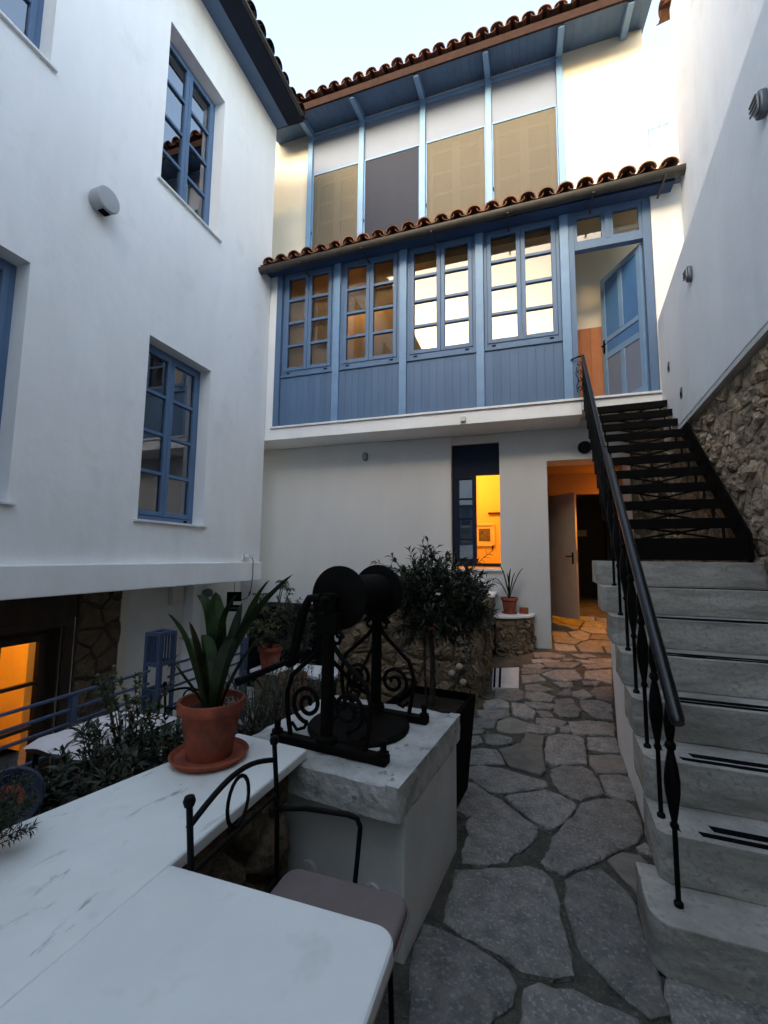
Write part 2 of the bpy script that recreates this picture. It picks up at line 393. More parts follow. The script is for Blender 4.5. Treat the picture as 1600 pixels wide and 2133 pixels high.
def rubble(parent, M, W, H, sx, sy, height, seed, m='rubble', gap=.012, skip=None, curve=None, name='stone', hvar=.7, limit=300):
    rng = random.Random(seed); cs = cells(W, H, sx, sy, rng, skip=skip)
    cs.sort(key=lambda t: -max(abs(q[0]-t[0][0]) for q in t[1])); rest = MB()
    for k, (p, poly) in enumerate(cs):
        b = stone_mesh(poly, p, gap*rng.uniform(.6, 1.6), height*rng.uniform(1-hvar, 1+hvar), rng, m, curve=curve)
        if k < limit: b.build(name, m, parent, M, smooth=rng.random() < .2)
        else: rest.add(b.v, b.f)
    if rest.v: rest.build('small_stones', m, parent, M, kind='stuff')
    return len(cs)

# ---- plants
def leaf(b, p, d, up, L, W, fold=.18, droop=.15):
    d = d.normalized(); s = d.cross(up); s = s.normalized() if s.length > 1e-5 else d.orthogonal().normalized(); n = s.cross(d)
    m = p+d*L*.5+n*L*droop*.4; t = p+d*L-n*L*droop
    b.add([p, m+s*W/2+n*W*fold, t, m-s*W/2+n*W*fold, m], [(0, 1, 4), (1, 2, 4), (2, 3, 4), (3, 0, 4)])
def twig(rng, p, d, L, k, curl=.35, lift=.0):
    pts = [Vector(p)]; d = Vector(d).normalized()
    for i in range(k):
        d = (d+Vector((rng.uniform(-curl, curl), rng.uniform(-curl, curl), rng.uniform(-curl, curl)+lift))*.6).normalized()
        pts.append(pts[-1]+d*L/k)
    return pts
def bush(parent, base, rx, ry, h, ntw, leafL, leafW, seed, lm, z0=.15, nleaf=16, wood='bark', spread=1.0, whorl=False, twl=None, updir=.6, M=None):
    """twigs from the base filling an ellipsoid; returns (stems, foliage)"""
    rng = random.Random(seed); fb = MB(); sb = MB(); base = Vector(base)
    for t in range(ntw):
        a = rng.uniform(0, 2*math.pi); rr = math.sqrt(rng.random()); zz = z0+(1-z0)*rng.random()**.8
        lim = math.sqrt(max(.05, 1-((zz-.55)/.6)**2))
        tip = base+Vector((rx*rr*lim*math.cos(a), ry*rr*lim*math.sin(a), h*zz))
        st = base+Vector((rx*.25*rng.uniform(-1, 1), ry*.25*rng.uniform(-1, 1), h*rng.uniform(0, .25)))
        mid = (st+tip)/2+Vector((rng.uniform(-.15, .15)*rx, rng.uniform(-.15, .15)*ry, -.06*h+.1*h*rng.random()))
        out = (tip-mid).normalized(); ext = twig(rng, tip, out+Vector((0, 0, updir*rng.random())), (twl or .3*h)*rng.uniform(.5, 1.1), 4)
        pts = [st, mid, *ext]
        sb.tube(pts, [.0045*h*1.6+.001]*2+[.0035*h+.0008]*len(ext), 4, cap=False)
        path = [mid+(tip-mid)*.5, *ext]
        for i in range(nleaf):
            u = rng.random()*(len(path)-1.001); j = int(u); p = path[j]+(path[j+1]-path[j])*(u-j); dd = (path[j+1]-path[j]).normalized()
            if whorl and rng.random() < .55: p = ext[-1]; dd = (ext[-1]-ext[-2]).normalized()
            s = Vector((rng.gauss(0, 1), rng.gauss(0, 1), rng.gauss(0, 1))); s = (s-dd*s.dot(dd)).normalized()
            d = dd*rng.uniform(.2, .9)+s*spread*rng.uniform(.5, 1)
            leaf(fb, p, d, Vector((rng.uniform(-.5, .5), rng.uniform(-.5, .5), 1)), leafL*rng.uniform(.6, 1.2), leafW*rng.uniform(.7, 1.2))
    s = sb.build('stems', wood, parent, M); f = fb.build('foliage', lm, parent, M, kind='stuff')
    return s, f
def strap_leaf(b, pts, w, n=8, gut=.25, twist=0):
    """long strap leaf along a bent path, slightly channelled"""
    P = []
    for i in range(n+1):
        t = i/n*(len(pts)-1); j = min(int(t), len(pts)-2); f = t-j
        p0 = Vector(pts[max(j-1, 0)]); p1 = Vector(pts[j]); p2 = Vector(pts[j+1]); p3 = Vector(pts[min(j+2, len(pts)-1)])
        P.append(.5*((2*p1)+(-p0+p2)*f+(2*p0-5*p1+4*p2-p3)*f*f+(-p0+3*p1-3*p2+p3)*f**3))
    vs = []
    for i, p in enumerate(P):
        t = i/n; d = (P[min(i+1, n)]-P[max(i-1, 0)]).normalized()
        out = Vector((P[-1].x-P[0].x, P[-1].y-P[0].y, 0)); out = out.normalized() if out.length > .02 else Vector((1, 0, 0))
        s = out.cross(Vector((0, 0, 1))); s = (s-d*s.dot(d)).normalized(); nn = s.cross(d)
        ww = w*(.62+.5*math.sin(math.pi*min(1, t*1.25)*.8))*(1 if t < .72 else max(.0, (1-t)/.28)**.55)
        vs += [p-s*ww/2+nn*ww*gut, p, p+s*ww/2+nn*ww*gut]
    fs = []
    for i in range(n):
        for k in range(2): fs.append((3*i+k, 3*i+k+1, 3*i+4+k, 3*i+3+k))
    b.add(vs, fs); return b
def potprof(r, h, rim=.2, th=.012):
    return [(r*.66, 0), (r*.88, h*(1-rim)), (r*.88, h*(1-rim)+.001), (r*1.0, h*(1-rim)+.004), (r*1.02, h-.006), (r*1.0, h), (r*1.0-th, h), (r*.9-th, h*.82), (r*.86-th, h*.8)]

def gz(y): return 0 if y < 4 else .104*(y-4)

# ================================================================== ground, path, lower court
def sheet(name, poly, z, m, thick=.2):
    return MB().prism(poly, z-thick, z).build(name, m, None, kind='structure')
sheet('ground', [(-90, -90), (90, -90), (90, 90), (-90, 90)], -1.6, 'mortar', .3)
sheet('lower_court', [(-8, -2.5), (-2.95, -2.5), (-2.95, 6.6), (-8, 6.6)], -1.3, 'plaster_dim', .28)
sheet('terrace', [(-2.95, -2.5), (-1.0, -2.5), (-1.0, 6.6), (-2.95, 6.6)], -.3, 'flag_tan', 1.25)
pb = MB()
ys = [-2.5, 0, 2, 4, 5, 6, 6.6, 7.6, 9.6]; xs = [-1.0, 0, 1.9]
def gpath(y): return gz(y) if y < 6.6 else .27+.16*(y-6.6)
for i in range(len(ys)-1):
    a, c = ys[i], ys[i+1]
    pb.add([(-1.0, a, gpath(a)-.01), (2.0, a, gpath(a)-.01), (2.0, c, gpath(c)-.01), (-1.0, c, gpath(c)-.01)], [(0, 1, 2, 3)])
path = pb.build('path', 'mortar', None, kind='structure')
FLAGS = [
  [(-0.44,1.911),(-0.354,1.908),(-0.243,1.881),(-0.159,1.853),(-0.099,1.82),(-0.069,1.766),(-0.079,1.697),(-0.132,1.642),(-0.161,1.58),(-0.389,1.503),(-0.423,1.632),(-0.443,1.733),(-0.45,1.802),(-0.437,1.866)],
  [(-0.366,2.263),(-0.112,2.369),(-0.029,2.411),(0.037,2.401),(0.079,2.354),(0.097,2.256),(0.097,2.152),(0.114,2.046),(0.129,1.951),(0.127,1.868),(0.062,1.835),(0.001,1.825),(-0.055,1.82),(-0.093,1.844),(-0.161,1.876),(-0.266,1.898),(-0.361,1.947),(-0.365,2.055),(-0.354,2.158)],
  [(0.131,2.372),(0.202,2.452),(0.305,2.513),(0.357,2.449),(0.409,2.374),(0.421,2.293),(0.418,2.185),(0.428,2.069),(0.423,1.954),(0.417,1.828),(0.352,1.794),(0.291,1.835),(0.243,1.879),(0.215,1.927),(0.16,1.986),(0.147,2.048),(0.126,2.202)],
  [(-0.042,1.762),(0.006,1.799),(0.054,1.794),(0.119,1.81),(0.195,1.784),(0.254,1.779),(0.314,1.765),(0.311,1.702),(-0.089,1.567),(-0.047,1.665),(-0.05,1.719)],
  [(-0.335,2.319),(-0.352,2.403),(-0.333,2.547),(-0.365,2.636),(-0.344,2.715),(-0.431,2.741),(-0.455,3.007),(-0.441,3.12),(-0.369,3.109),(-0.267,3.005),(-0.187,2.967),(-0.078,2.845),(0.019,2.752),(0.018,2.668),(-0.038,2.556),(-0.115,2.443),(-0.122,2.406),(-0.23,2.349)],
  [(-0.167,2.996),(-0.071,3.073),(0.083,3.172),(0.177,3.138),(0.253,3.059),(0.2,2.904),(0.145,2.813),(0.094,2.744),(0.02,2.778),(-0.079,2.883)],
  [(0.287,3.091),(0.399,3.172),(0.536,3.209),(0.584,3.154),(0.588,3.039),(0.57,2.876),(0.515,2.777),(0.413,2.682),(0.314,2.576),(0.222,2.491),(0.134,2.41),(0.054,2.433),(0.031,2.465),(0.077,2.566),(0.091,2.677),(0.164,2.82),(0.233,2.953)],
  [(0.117,3.461),(0.208,3.577),(0.342,3.596),(0.404,3.534),(0.429,3.389),(0.436,3.25),(0.351,3.199),(0.27,3.127),(0.19,3.165),(0.132,3.284)],
  [(-0.469,3.324),(-0.336,3.385),(-0.173,3.386),(-0.039,3.325),(0.087,3.293),(0.095,3.212),(0.005,3.145),(-0.137,3.073),(-0.246,3.023),(-0.332,3.097),(-0.438,3.185)],
  [(-0.501,3.607),(-0.378,3.685),(-0.256,3.712),(-0.19,3.48),(-0.325,3.404),(-0.467,3.353)],
  [(-0.241,3.7),(-0.163,3.779),(-0.082,3.861),(-0.041,4.075),(0.102,4.059),(0.081,3.814),(0.086,3.593),(0.093,3.452),(0.055,3.372),(-0.04,3.405),(-0.15,3.436),(-0.208,3.581)],
  [(0.131,4.067),(0.22,4.138),(0.348,4.158),(0.412,4.116),(0.4,3.893),(0.38,3.667),(0.245,3.59),(0.133,3.536),(0.095,3.596),(0.098,3.82)],
  [(0.442,4.139),(0.543,4.182),(0.665,4.186),(0.652,4.04),(0.649,3.955),(0.529,3.913),(0.424,3.936)],
  [(0.416,3.818),(0.523,3.872),(0.668,3.923),(0.657,3.735),(0.646,3.619),(0.511,3.558),(0.429,3.543),(0.401,3.645)],
  [(0.441,3.507),(0.567,3.56),(0.641,3.538),(0.627,3.363),(0.613,3.247),(0.529,3.228),(0.448,3.233),(0.443,3.369)],
  [(-0.542,4.022),(-0.446,4.065),(-0.373,4.02),(-0.404,3.954),(-0.525,3.891)],
  [(-0.52,3.854),(-0.415,3.911),(-0.374,3.793),(-0.422,3.704),(-0.501,3.659)],
  [(-0.386,3.921),(-0.258,3.986),(-0.154,3.946),(-0.145,3.857),(-0.246,3.785),(-0.335,3.753),(-0.361,3.835)],
  [(0.345,2.567),(0.425,2.657),(0.515,2.66),(0.534,2.573),(0.495,2.534),(0.461,2.381),(0.433,2.382),(0.395,2.45)],
  [(0.508,2.744),(0.562,2.801),(0.58,2.769),(0.57,2.693),(0.516,2.703)],
  [(-0.273,4.249),(-0.182,4.345),(-0.041,4.278),(-0.041,4.112),(-0.173,4.06),(-0.263,4.067),(-0.282,4.143)],
  [(-0.527,4.215),(-0.407,4.321),(-0.306,4.275),(-0.313,4.135),(-0.417,4.083),(-0.514,4.113)],
  [(-0.483,4.414),(-0.351,4.45),(-0.205,4.529),(-0.199,4.359),(-0.308,4.293),(-0.457,4.326)],
  [(-0.452,4.628),(-0.3,4.712),(-0.21,4.651),(-0.206,4.549),(-0.419,4.452)],
  [(-0.176,4.66),(-0.058,4.651),(0.04,4.518),(0.022,4.402),(-0.072,4.376),(-0.152,4.409)],
  [(-0.349,4.929),(-0.204,4.991),(-0.068,4.956),(-0.075,4.773),(-0.194,4.698),(-0.336,4.725)],
  [(-0.041,4.963),(0.12,5.006),(0.229,4.921),(0.181,4.812),(0.028,4.77),(-0.05,4.846)],
  [(-0.058,4.722),(0.078,4.758),(0.275,4.733),(0.172,4.632),(0.009,4.608)],
  [(0.041,4.557),(0.169,4.573),(0.188,4.473),(0.101,4.441)],
  [(0.224,4.686),(0.408,4.769),(0.445,4.667),(0.414,4.527),(0.258,4.484),(0.217,4.567)],
  [(0.467,4.876),(0.622,4.939),(0.746,4.869),(0.7,4.552),(0.568,4.551),(0.479,4.696)],
  [(0.053,4.392),(0.193,4.43),(0.298,4.406),(0.253,4.308),(0.155,4.271),(0.051,4.303)],
  [(0.328,4.414),(0.514,4.483),(0.696,4.481),(0.655,4.243),(0.494,4.22),(0.337,4.192),(0.324,4.278)],
  [(-0.026,4.248),(0.094,4.237),(0.197,4.236),(0.177,4.142),(-0.026,4.101)],
  [(0.244,4.282),(0.309,4.334),(0.307,4.225),(0.238,4.199)],
  [(0.413,5.085),(0.536,5.189),(0.603,5.044),(0.509,4.952),(0.413,4.993)],
  [(0.234,4.856),(0.389,4.92),(0.412,4.811),(0.243,4.732)],
  [(0.242,5.312),(0.429,5.361),(0.427,5.233),(0.325,5.196)],
  [(0.548,5.445),(0.724,5.476),(0.69,5.363),(0.552,5.327)],
  [(-0.05,5.147),(0.071,5.204),(0.229,5.083),(0.067,5.011),(-0.041,5.011)],
  [(0.337,5.112),(0.404,5.178),(0.395,4.988),(0.258,4.974)],
  [(0.654,5.294),(0.83,5.365),(0.766,4.957),(0.637,4.987),(0.598,5.134)],
  [(0.137,5.532),(0.283,5.688),(0.503,5.746),(0.552,5.484),(0.357,5.369),(0.228,5.404)],
  [(-0.09,5.415),(0.097,5.493),(0.168,5.319),(-0.078,5.185)],
  [(-0.092,5.64),(0.082,5.685),(0.242,5.678),(0.098,5.534),(-0.08,5.475)],
  [(0.623,5.777),(0.913,5.913),(0.833,5.417),(0.745,5.498),(0.586,5.537)],
  [(0.051,6.309),(0.257,6.4),(0.45,6.297),(0.334,6.195),(0.07,6.128)],
  [(0.025,6.024),(0.2,6.111),(0.357,6.061),(0.322,6.004),(0.045,5.913)],
  [(-0.083,5.814),(0.129,5.901),(0.188,5.819),(0.103,5.734),(-0.061,5.704)],
  [(0.151,5.94),(0.405,6.006),(0.592,6.02),(0.47,5.81),(0.186,5.774)],
  [(0.419,6.181),(0.526,6.194),(0.475,6.091),(0.391,6.09)],
  [(0.519,6.352),(0.724,6.441),(0.819,6.355),(0.638,6.251)],
  [(0.546,6.178),(0.735,6.192),(0.784,6.103),(0.637,6.065)],
  [(0.701,6.253),(0.981,6.324),(0.927,5.978),(0.675,5.882),(0.609,5.992),(0.8,6.074)],
  [(0.46,1.993),(0.555,2.035),(0.748,1.982),(0.748,1.815),(0.414,1.702),(0.425,1.889)],
]

def flagstone(poly, rng, m):
    """paving stone: wavy outline, eased edge, slightly uneven top"""
    pts = []
    k = len(poly); ctr = Vector((sum(p[0] for p in poly)/k, sum(p[1] for p in poly)/k))
    for i in range(k):
        p, q = Vector(poly[i]), Vector(poly[(i+1) % k]); d = (q-p).length; n = max(1, min(6, int(d/.035)))
        nn = Vector((q.y-p.y, p.x-q.x)).normalized()
        for j in range(n):
            t = j/n; pts.append(p+(q-p)*t+nn*(rng.uniform(-.006, .006) if j else 0))
    lift = rng.uniform(.003, .019); tx, ty = rng.uniform(-.018, .018), rng.uniform(-.018, .018); n = len(pts); vs = []
    for ins, dz in ((0, -.03), (0, -.004), (.008, .002), (.02, .004)):
        for p in pts:
            d = ctr-p; L = d.length; q = p+d*min(ins/L, .4)
            e = q-ctr; zt = tx*e.x+ty*e.y
            w_ = .0035*noise.noise(Vector((q.x*9, q.y*9, 1.7)))
            vs.append((q.x, q.y, gpath(q.y)+lift+dz+(zt+w_ if dz > -.02 else 0)))
    fs = []
    for i in range(3):
        for j in range(n): fs.append((i*n+j, i*n+(j+1) % n, (i+1)*n+(j+1) % n, (i+1)*n+j))
    fs.append(tuple(range(3*n, 4*n)))
    b = MB().add(vs, fs); b.build('flagstone', m, path, smooth=False)
rng = random.Random(3)
for i, P in enumerate(FLAGS):
    c_ = Vector((sum(p[0] for p in P)/len(P), sum(p[1] for p in P)/len(P))); g_ = .002 if i < 20 else .010
    P = [tuple(c_+(Vector(p)-c_)*(1+g_/max((Vector(p)-c_).length, .03))) for p in P]
    flagstone(P, rng, 'flag_tan' if i in (10, 13, 18, 20) else 'flag')
# paving that runs on inside the passage and behind the camera
for (x0, W_, y0, H_, sx, sy, sd) in ((.33, .98, 6.5, 1.7, .36, .3, 5), (-.27, .74, -.9, 2.3, .42, .45, 8), (.5, .85, -.9, 2.7, .42, .45, 9)):
    r2 = random.Random(sd)
    for c, poly in cells(W_, H_, sx, sy, r2, .3):
        cc = Vector(c); q = [cc+(Vector(p)-cc)*.93 for p in poly]
        q = [(p.x+x0, p.y+y0) for p in q]
        if max(p[1] for p in q) > 1.42 and y0 < 0: continue
        flagstone(q, r2, 'flag' if r2.random() < .7 else 'flag_tan')
# planting bed behind the marble-topped wall
MB().box(-2.27, -1.38, -.6, 3.45, -.3, .1).build('planting_bed', 'soil', None, kind='structure')

# ================================================================== white building on the left
XL = -4.05
LB = thing('white_building', 'tall white plastered building with blue casement windows and overhanging upper floors', 'building', (XL, 3, -1.3))
ML = frame((XL, 0, 0), (0, 1, 0), (0, 0, 1))
wins = [(3.69, 4.71, 1.885, 4.0), (3.69, 4.71, 5.94, 8.08), (1.40, 2.42, 1.92, 4.01), (1.40, 2.42, 5.94, 8.08), (-.9, .12, 1.92, 4.01), (-.9, .12, 5.94, 8.08)]
holes_wall(-3, 6.03, 1.38, 9.02, wins, .32, 'wall', 'plaster', LB, ML)
for i, (a, c, d, e) in enumerate(wins):
    Mw = frame((XL-.17, a, d), (0, 1, 0), (0, 0, 1))
    wn_ = casement(LB, Mw, c-a, e-d, rows=4, fr=.05, sash=.055, bar=.04, sill=None, bottom=.07)
    MB().box(-.05, c-a+.05, -.028, -.002, -.02, .205).build('sill', 'marble_trim', wn_, Mw, bevel=.004)
    rb = MB(); W_, H_ = c-a, e-d
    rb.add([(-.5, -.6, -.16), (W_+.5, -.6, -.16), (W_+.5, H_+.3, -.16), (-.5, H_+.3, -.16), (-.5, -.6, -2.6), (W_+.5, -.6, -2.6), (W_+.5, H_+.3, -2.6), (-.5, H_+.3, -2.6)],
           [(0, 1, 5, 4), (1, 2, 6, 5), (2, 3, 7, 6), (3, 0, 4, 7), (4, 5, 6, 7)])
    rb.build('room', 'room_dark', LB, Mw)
    if i in (0, 2, 4):       # gathered curtains behind the lower row
        for u0, u1 in ((.02, W_*.45), (W_*.56, W_-.02)):
            cb = MB(); n = 26; r2 = random.Random(i+int(u0*10))
            top = [(u0+(u1-u0)*k/n, -.10-.018*math.sin(k*1.9)-.01*r2.random()) for k in range(n+1)]
            vs = [(u, .25 if i == 0 and u0 > .3 else .05, z) for u, z in top]+[(u, H_-.05, z) for u, z in top]
            cb.add(vs, [(k, k+1, n+2+k, n+1+k) for k in range(n)]); cb.build('curtain', 'curtain', wn_, Mw, smooth=True)
    if i == 0: MB().box(W_*.62, W_*.9, .05, .46, -.5, -.44).build('cupboard', 'orange_wall', LB, Mw)
# projecting band at first-floor level and recessed ground floor
MB().box(-3, 5.95, 1.125, 1.40, -.75, .10).build('ledge', 'plaster', LB, ML, bevel=.012)
XB = -4.8
MBs = frame((XB, 0, 0), (0, 1, 0), (0, 0, 1))
holes_wall(-3, 6.6, -1.3, 1.13, [(2.35, 3.52, -1.29, .72)], .5, 'basement_wall', 'plaster_dim', LB, MBs)
gd = casement(LB, frame((XB-.12, 2.35, -1.29), (0, 1, 0), (0, 0, 1)), 1.17, 2.01, rows=4, fr=.07, sash=.075, bar=.035, m='wood_dark', glass='glass_clear', name='glazed_door', holes=False)
MB().box(3.50, 3.519, -1.28, .715, -.11, -.021).box(2.351, 3.50, .70, .719, -.11, -.021).build('door_lining', 'wood_dark', LB, MBs)
MB().box(2.28, 2.35, -1.29, .80, -.02, .04).box(3.52, 3.62, -1.29, .80, -.02, .04).box(2.35, 3.52, .72, .80, -.02, .04).build('door_surround', 'wood_dark', LB, MBs, bevel=.006)
MB().box(-3, 2.28, -1.3, 1.12, .001, .03).box(2.28, 3.64, .80, 1.12, .001, .03).build('dark_recess_timber', 'wood_dark', LB, MBs)  # dark wood sheets that also paint in the deep recess shade below the ledge
MB().box(4.2, 4.32, -1.3, 1.12, .001, .03).build('jamb_strip', 'plaster_warm', LB, MBs)
MB().box(3.66, 4.2, -1.3, 1.12, .001, .02).build('quoin_bed', 'mortar_brown', LB, MBs)
rubble(LB, frame((XB+.02, 3.66, -1.28), (0, 1, 0), (0, 0, 1)), .54, 2.38, .27, .2, .03, 21, 'rubble_dark', name='quoin_stone')
MB().box(5.28, 5.46, -1.3, 1.12, 0, .16).build('pilaster', 'plaster', LB, MBs, bevel=.006)
r = MB(); r.add([(XB-.13, 1.2, -1.3), (XB-.13, 4.6, -1.3), (XB-3, 4.6, -1.3), (XB-3, 1.2, -1.3), (XB-.13, 1.2, 1.1), (XB-.13, 4.6, 1.1), (XB-3, 4.6, 1.1), (XB-3, 1.2, 1.1)],
      [(0, 1, 2, 3), (4, 5, 6, 7), (1, 2, 6, 5), (2, 3, 7, 6), (3, 0, 4, 7)])
r.build('lit_room', 'room_yellow', LB)
MB().box(-6.3, -5.9, 3.0, 3.3, -1.29, .1).build('cabinet', 'wood_dark', LB, bevel=.01)
# eaves and roof
MB().box(-3, 6.03, 9.0, 9.06, -.3, .30).build('soffit', 'blue_paint', LB, ML)
MB().box(-3, 6.02, 9.06, 9.2, .22, .27).build('fascia', 'blue_dark', LB, ML)
def tile_mesh(name, r0, r1, L, th, m, convex=True, n=7):
    b = MB(); vs = []
    for (y, r) in ((0, r0), (L, r1)):
        for rr in (r, r-th):
            for j in range(n+1):
                a = math.pi*j/n; vs.append((-rr*math.cos(a), y, rr*math.sin(a)*(.82 if convex else -.6)))
    k = n+1; fs = []
    for j in range(n):
        fs += [(j, j+1, 2*k+j+1, 2*k+j), (k+j+1, k+j, 3*k+j, 3*k+j+1), (j+1, j, k+j, k+j+1), (2*k+j, 2*k+j+1, 3*k+j+1, 3*k+j)]
    fs += [(0, 2*k, 3*k, k), (n, k+n, 3*k+n, 2*k+n)]
    b.add(vs, fs); return b.mesh(name, m, smooth=True)
COVER = tile_mesh('cover_tile', .105, .088, .45, .014, 'tile'); PAN = tile_mesh('pan_tile', .085, .1, .45, .012, 'tile', False)
COVERD = tile_mesh('cover_tile_dark', .105, .088, .45, .014, 'tile_dark'); PAND = tile_mesh('pan_tile_dark', .085, .1, .45, .012, 'tile_dark', False)
def tiles(parent, origin, along, upslope, count, pitch, courses, cov, pan, seed=1, jitter=.02):
    """rows of barrel tiles: `along` the eave, `upslope` up the roof"""
    r2 = random.Random(seed); u = Vector(along).normalized(); v = Vector(upslope).normalized(); n = u.cross(v)
    if n.z < 0: n = -n
    for i in range(count):
        for c in range(courses):
            for me, off, lift, nm in ((cov, .5, .045, 'cover_tile'), (pan, 0, .072, 'pan_tile')):
                p = Vector(origin)+u*((i+off)*pitch+r2.uniform(-.006, .006))+v*(c*.36+r2.uniform(-jitter, jitter))+n*(lift+.014*(c > 0)+r2.uniform(-.003, .003))
                uu = u if u.cross(v).z > 0 else -u
                M = Matrix.Identity(4); a = r2.uniform(-.025, .025); v2 = (v+uu*a+n*(-.02)).normalized(); u2 = (uu-v2*uu.dot(v2)).normalized(); n2 = u2.cross(v2)
                for k in range(3): M[k][0] = u2[k]; M[k][1] = v2[k]; M[k][2] = n2[k]; M[k][3] = p[k]
                inst(nm, me, parent, M)
COVERB = tile_mesh('cover_tile_silhouette', .105, .088, .45, .014, 'tile_silhouette'); PANB = tile_mesh('pan_tile_silhouette', .085, .1, .45, .012, 'tile_silhouette', False)
# roof of the white building
lr = MB(); lr.prism([(-3.52, 9.0), (-4.3, 9.32), (-9.5, 11.6), (-9.5, 9.3), (-3.54, 8.985)], -3, 6.05, axis=1)
ROOFL = lr.build('roof', 'navy', LB)
tiles(ROOFL, (-3.50, 6.0, 9.0), (0, -1, 0), (-1, 0, .41), 30, .236, 2, COVERB, PANB, 4)
MB().tube([(-3.47, -2.9, 8.95), (-3.47, 5.9, 8.95)], .03, 8).build('gutter', 'gutter', LB)

# ================================================================== gallery building at the end of the courtyard
F, WY, U = 6.06, 6.6, 7.0
GB = thing('gallery_house', 'white house with glazed blue timber gallery over its entrance', 'building', (-1, 7, 0))
MW = frame((0, WY, 0), (1, 0, 0), (0, 0, 1))
holes_wall(-6.5, 2.2, -1.3, 3.365, [(-1.10, -.365, 1.34, 3.365), (.295, 1.34, .24, 2.9)], .42, 'lower_wall', 'plaster_shaded', GB, MW)
# floor slab with marble edging
MB().box(-4.9, .72, F-.02, 7.0, 3.37, 3.555).build('slab', 'plaster', GB, bevel=.008)
MB().box(.722, 2.15, F+.3, 7.0, 3.366, 3.554).build('landing_back', 'plaster_shaded', GB)
MB().box(.722, 1.64, F-.02, F+.298, 3.43, 3.555).build('landing_slab', 'plaster', GB, bevel=.006)
MB().box(-3.95, 1.64, F-.05, 6.99, 3.557, 3.587).build('slab_edging', 'marble_trim', GB, bevel=.004)
MB().box(-4.9, -3.90, F-.01, 6.95, 3.556, 6.3).build('pier', 'plaster', GB, bevel=.006)
MB().box(1.625, 2.1, F, 6.6, 3.589, 6.32).build('wall_return', 'plaster', GB)
# gallery timber: posts, boards, windows
PX = [-3.86, -2.81, -1.71, -.57, .57]; GZ0 = 3.59
for i, x in enumerate(PX):
    wd = .05 if i == 0 else .056
    MB().box(x-wd, x+wd, F-.035, F+.06, GZ0, 6.30).build('post', 'blue_light' if i else 'blue_paint', GB, bevel=.006)
MB().box(-3.92, 1.62, F-.028, F+.055, 6.225, 6.42).build('lintel', 'blue_dark', GB, bevel=.006)
GLASSY = F+.02
for i in range(4):
    a, c = PX[i]+.058, PX[i+1]-.058
    Mw = frame((a, F+.01, 4.44), (1, 0, 0), (0, 0, 1))
    casement(GB, Mw, c-a, 6.222-4.44, rows=4, fr=.045, sash=.06, bar=.042, glass='glass_gallery', bottom=.07)
    MB().box(a, c, F-.022, F+.03, 4.405, 4.437).build('sill_rail', 'blue_paint', GB, bevel=.004)
    nb = 9; bw = (c-a)/nb
    for k in range(nb):
        MB().box(a+k*bw+.0006, a+(k+1)*bw-.0006, F+.001+.001*(k % 2), F+.03, GZ0, 4.403).build('board', 'board_blue', GB, bevel=.0016, seg=1)
    MB().box(a, c, F+.031, F+.045, GZ0, 4.403).build('board_backing', 'blue_dark', GB)
# doorway to the gallery
MB().box(.628, .70, F-.015, F+.08, GZ0, 6.222).box(1.52, 1.615, F-.015, F+.08, GZ0, 6.222).box(.70, 1.52, F-.015, F+.08, 5.655, 5.75).box(.70, 1.52, F-.015, F+.08, 6.16, 6.222).box(1.08, 1.14, F-.015, F+.06, 5.75, 6.16).build('door_frame', 'blue_paint', GB, bevel=.006)
tr = MB().box(.70, .74, F, F+.05, 5.75, 6.16).box(1.04, 1.08, F, F+.05, 5.75, 6.16).box(.74, 1.04, F, F+.05, 5.75, 5.79).box(.74, 1.04, F, F+.05, 6.12, 6.16)
tr.box(1.14, 1.18, F, F+.05, 5.75, 6.16).box(1.48, 1.52, F, F+.05, 5.75, 6.16).box(1.18, 1.48, F, F+.05, 5.75, 5.79).box(1.18, 1.48, F, F+.05, 6.12, 6.16)
tw = tr.build('transom_window', 'blue_paint', GB)
for a, c in ((.74, 1.04), (1.18, 1.48)): MB().box(a, c, F+.02, F+.026, 5.79, 6.12).build('pane', 'glass_gallery', tw)
th = rad(62); hx, hy = 1.512, F+.07
MD = frame((hx, hy, GZ0+.01), (-math.cos(th), math.sin(th), 0), (0, 0, 1))   # u runs from the hinge to the free edge
dw, dh = .80, 2.04
d = MB(); st = .085
for (u0, u1, v0, v1) in ((0, st, 0, dh), (dw-st, dw, 0, dh), (st, dw-st, 0, .12), (st, dw-st, .78, .87), (st, dw-st, 1.03, 1.10), (st, dw-st, dh-.09, dh), (dw/2-.04, dw/2+.04, .12, .78), (dw/2-.04, dw/2+.04, 1.10, dh-.09)):
    d.box(u0, u1, v0, v1, -.022, .022)
dl = d.build('door', 'blue_light', GB, MD, bevel=.004, seg=1)
for (u0, u1, v0, v1, mm) in ((st, dw/2-.04, .12, .78, 'white_panel'), (dw/2+.04, dw-st, .12, .78, 'white_panel'), (st, dw-st, .87, 1.03, 'door_blue'), (st, dw/2-.04, 1.10, dh-.09, 'door_blue'), (dw/2+.04, dw-st, 1.10, dh-.09, 'door_blue')):
    MB().box(u0, u1, v0, v1, -.01, .01).build('door_panel', mm, dl, MD)
MB().tube([(dw-.045, .98, -.03), (dw-.045, .98, -.065), (dw-.14, .98, -.065)], .009, 8).box(dw-.06, dw-.03, .88, 1.08, -.030, -.0225).build('door_handle', 'iron', dl, MD)
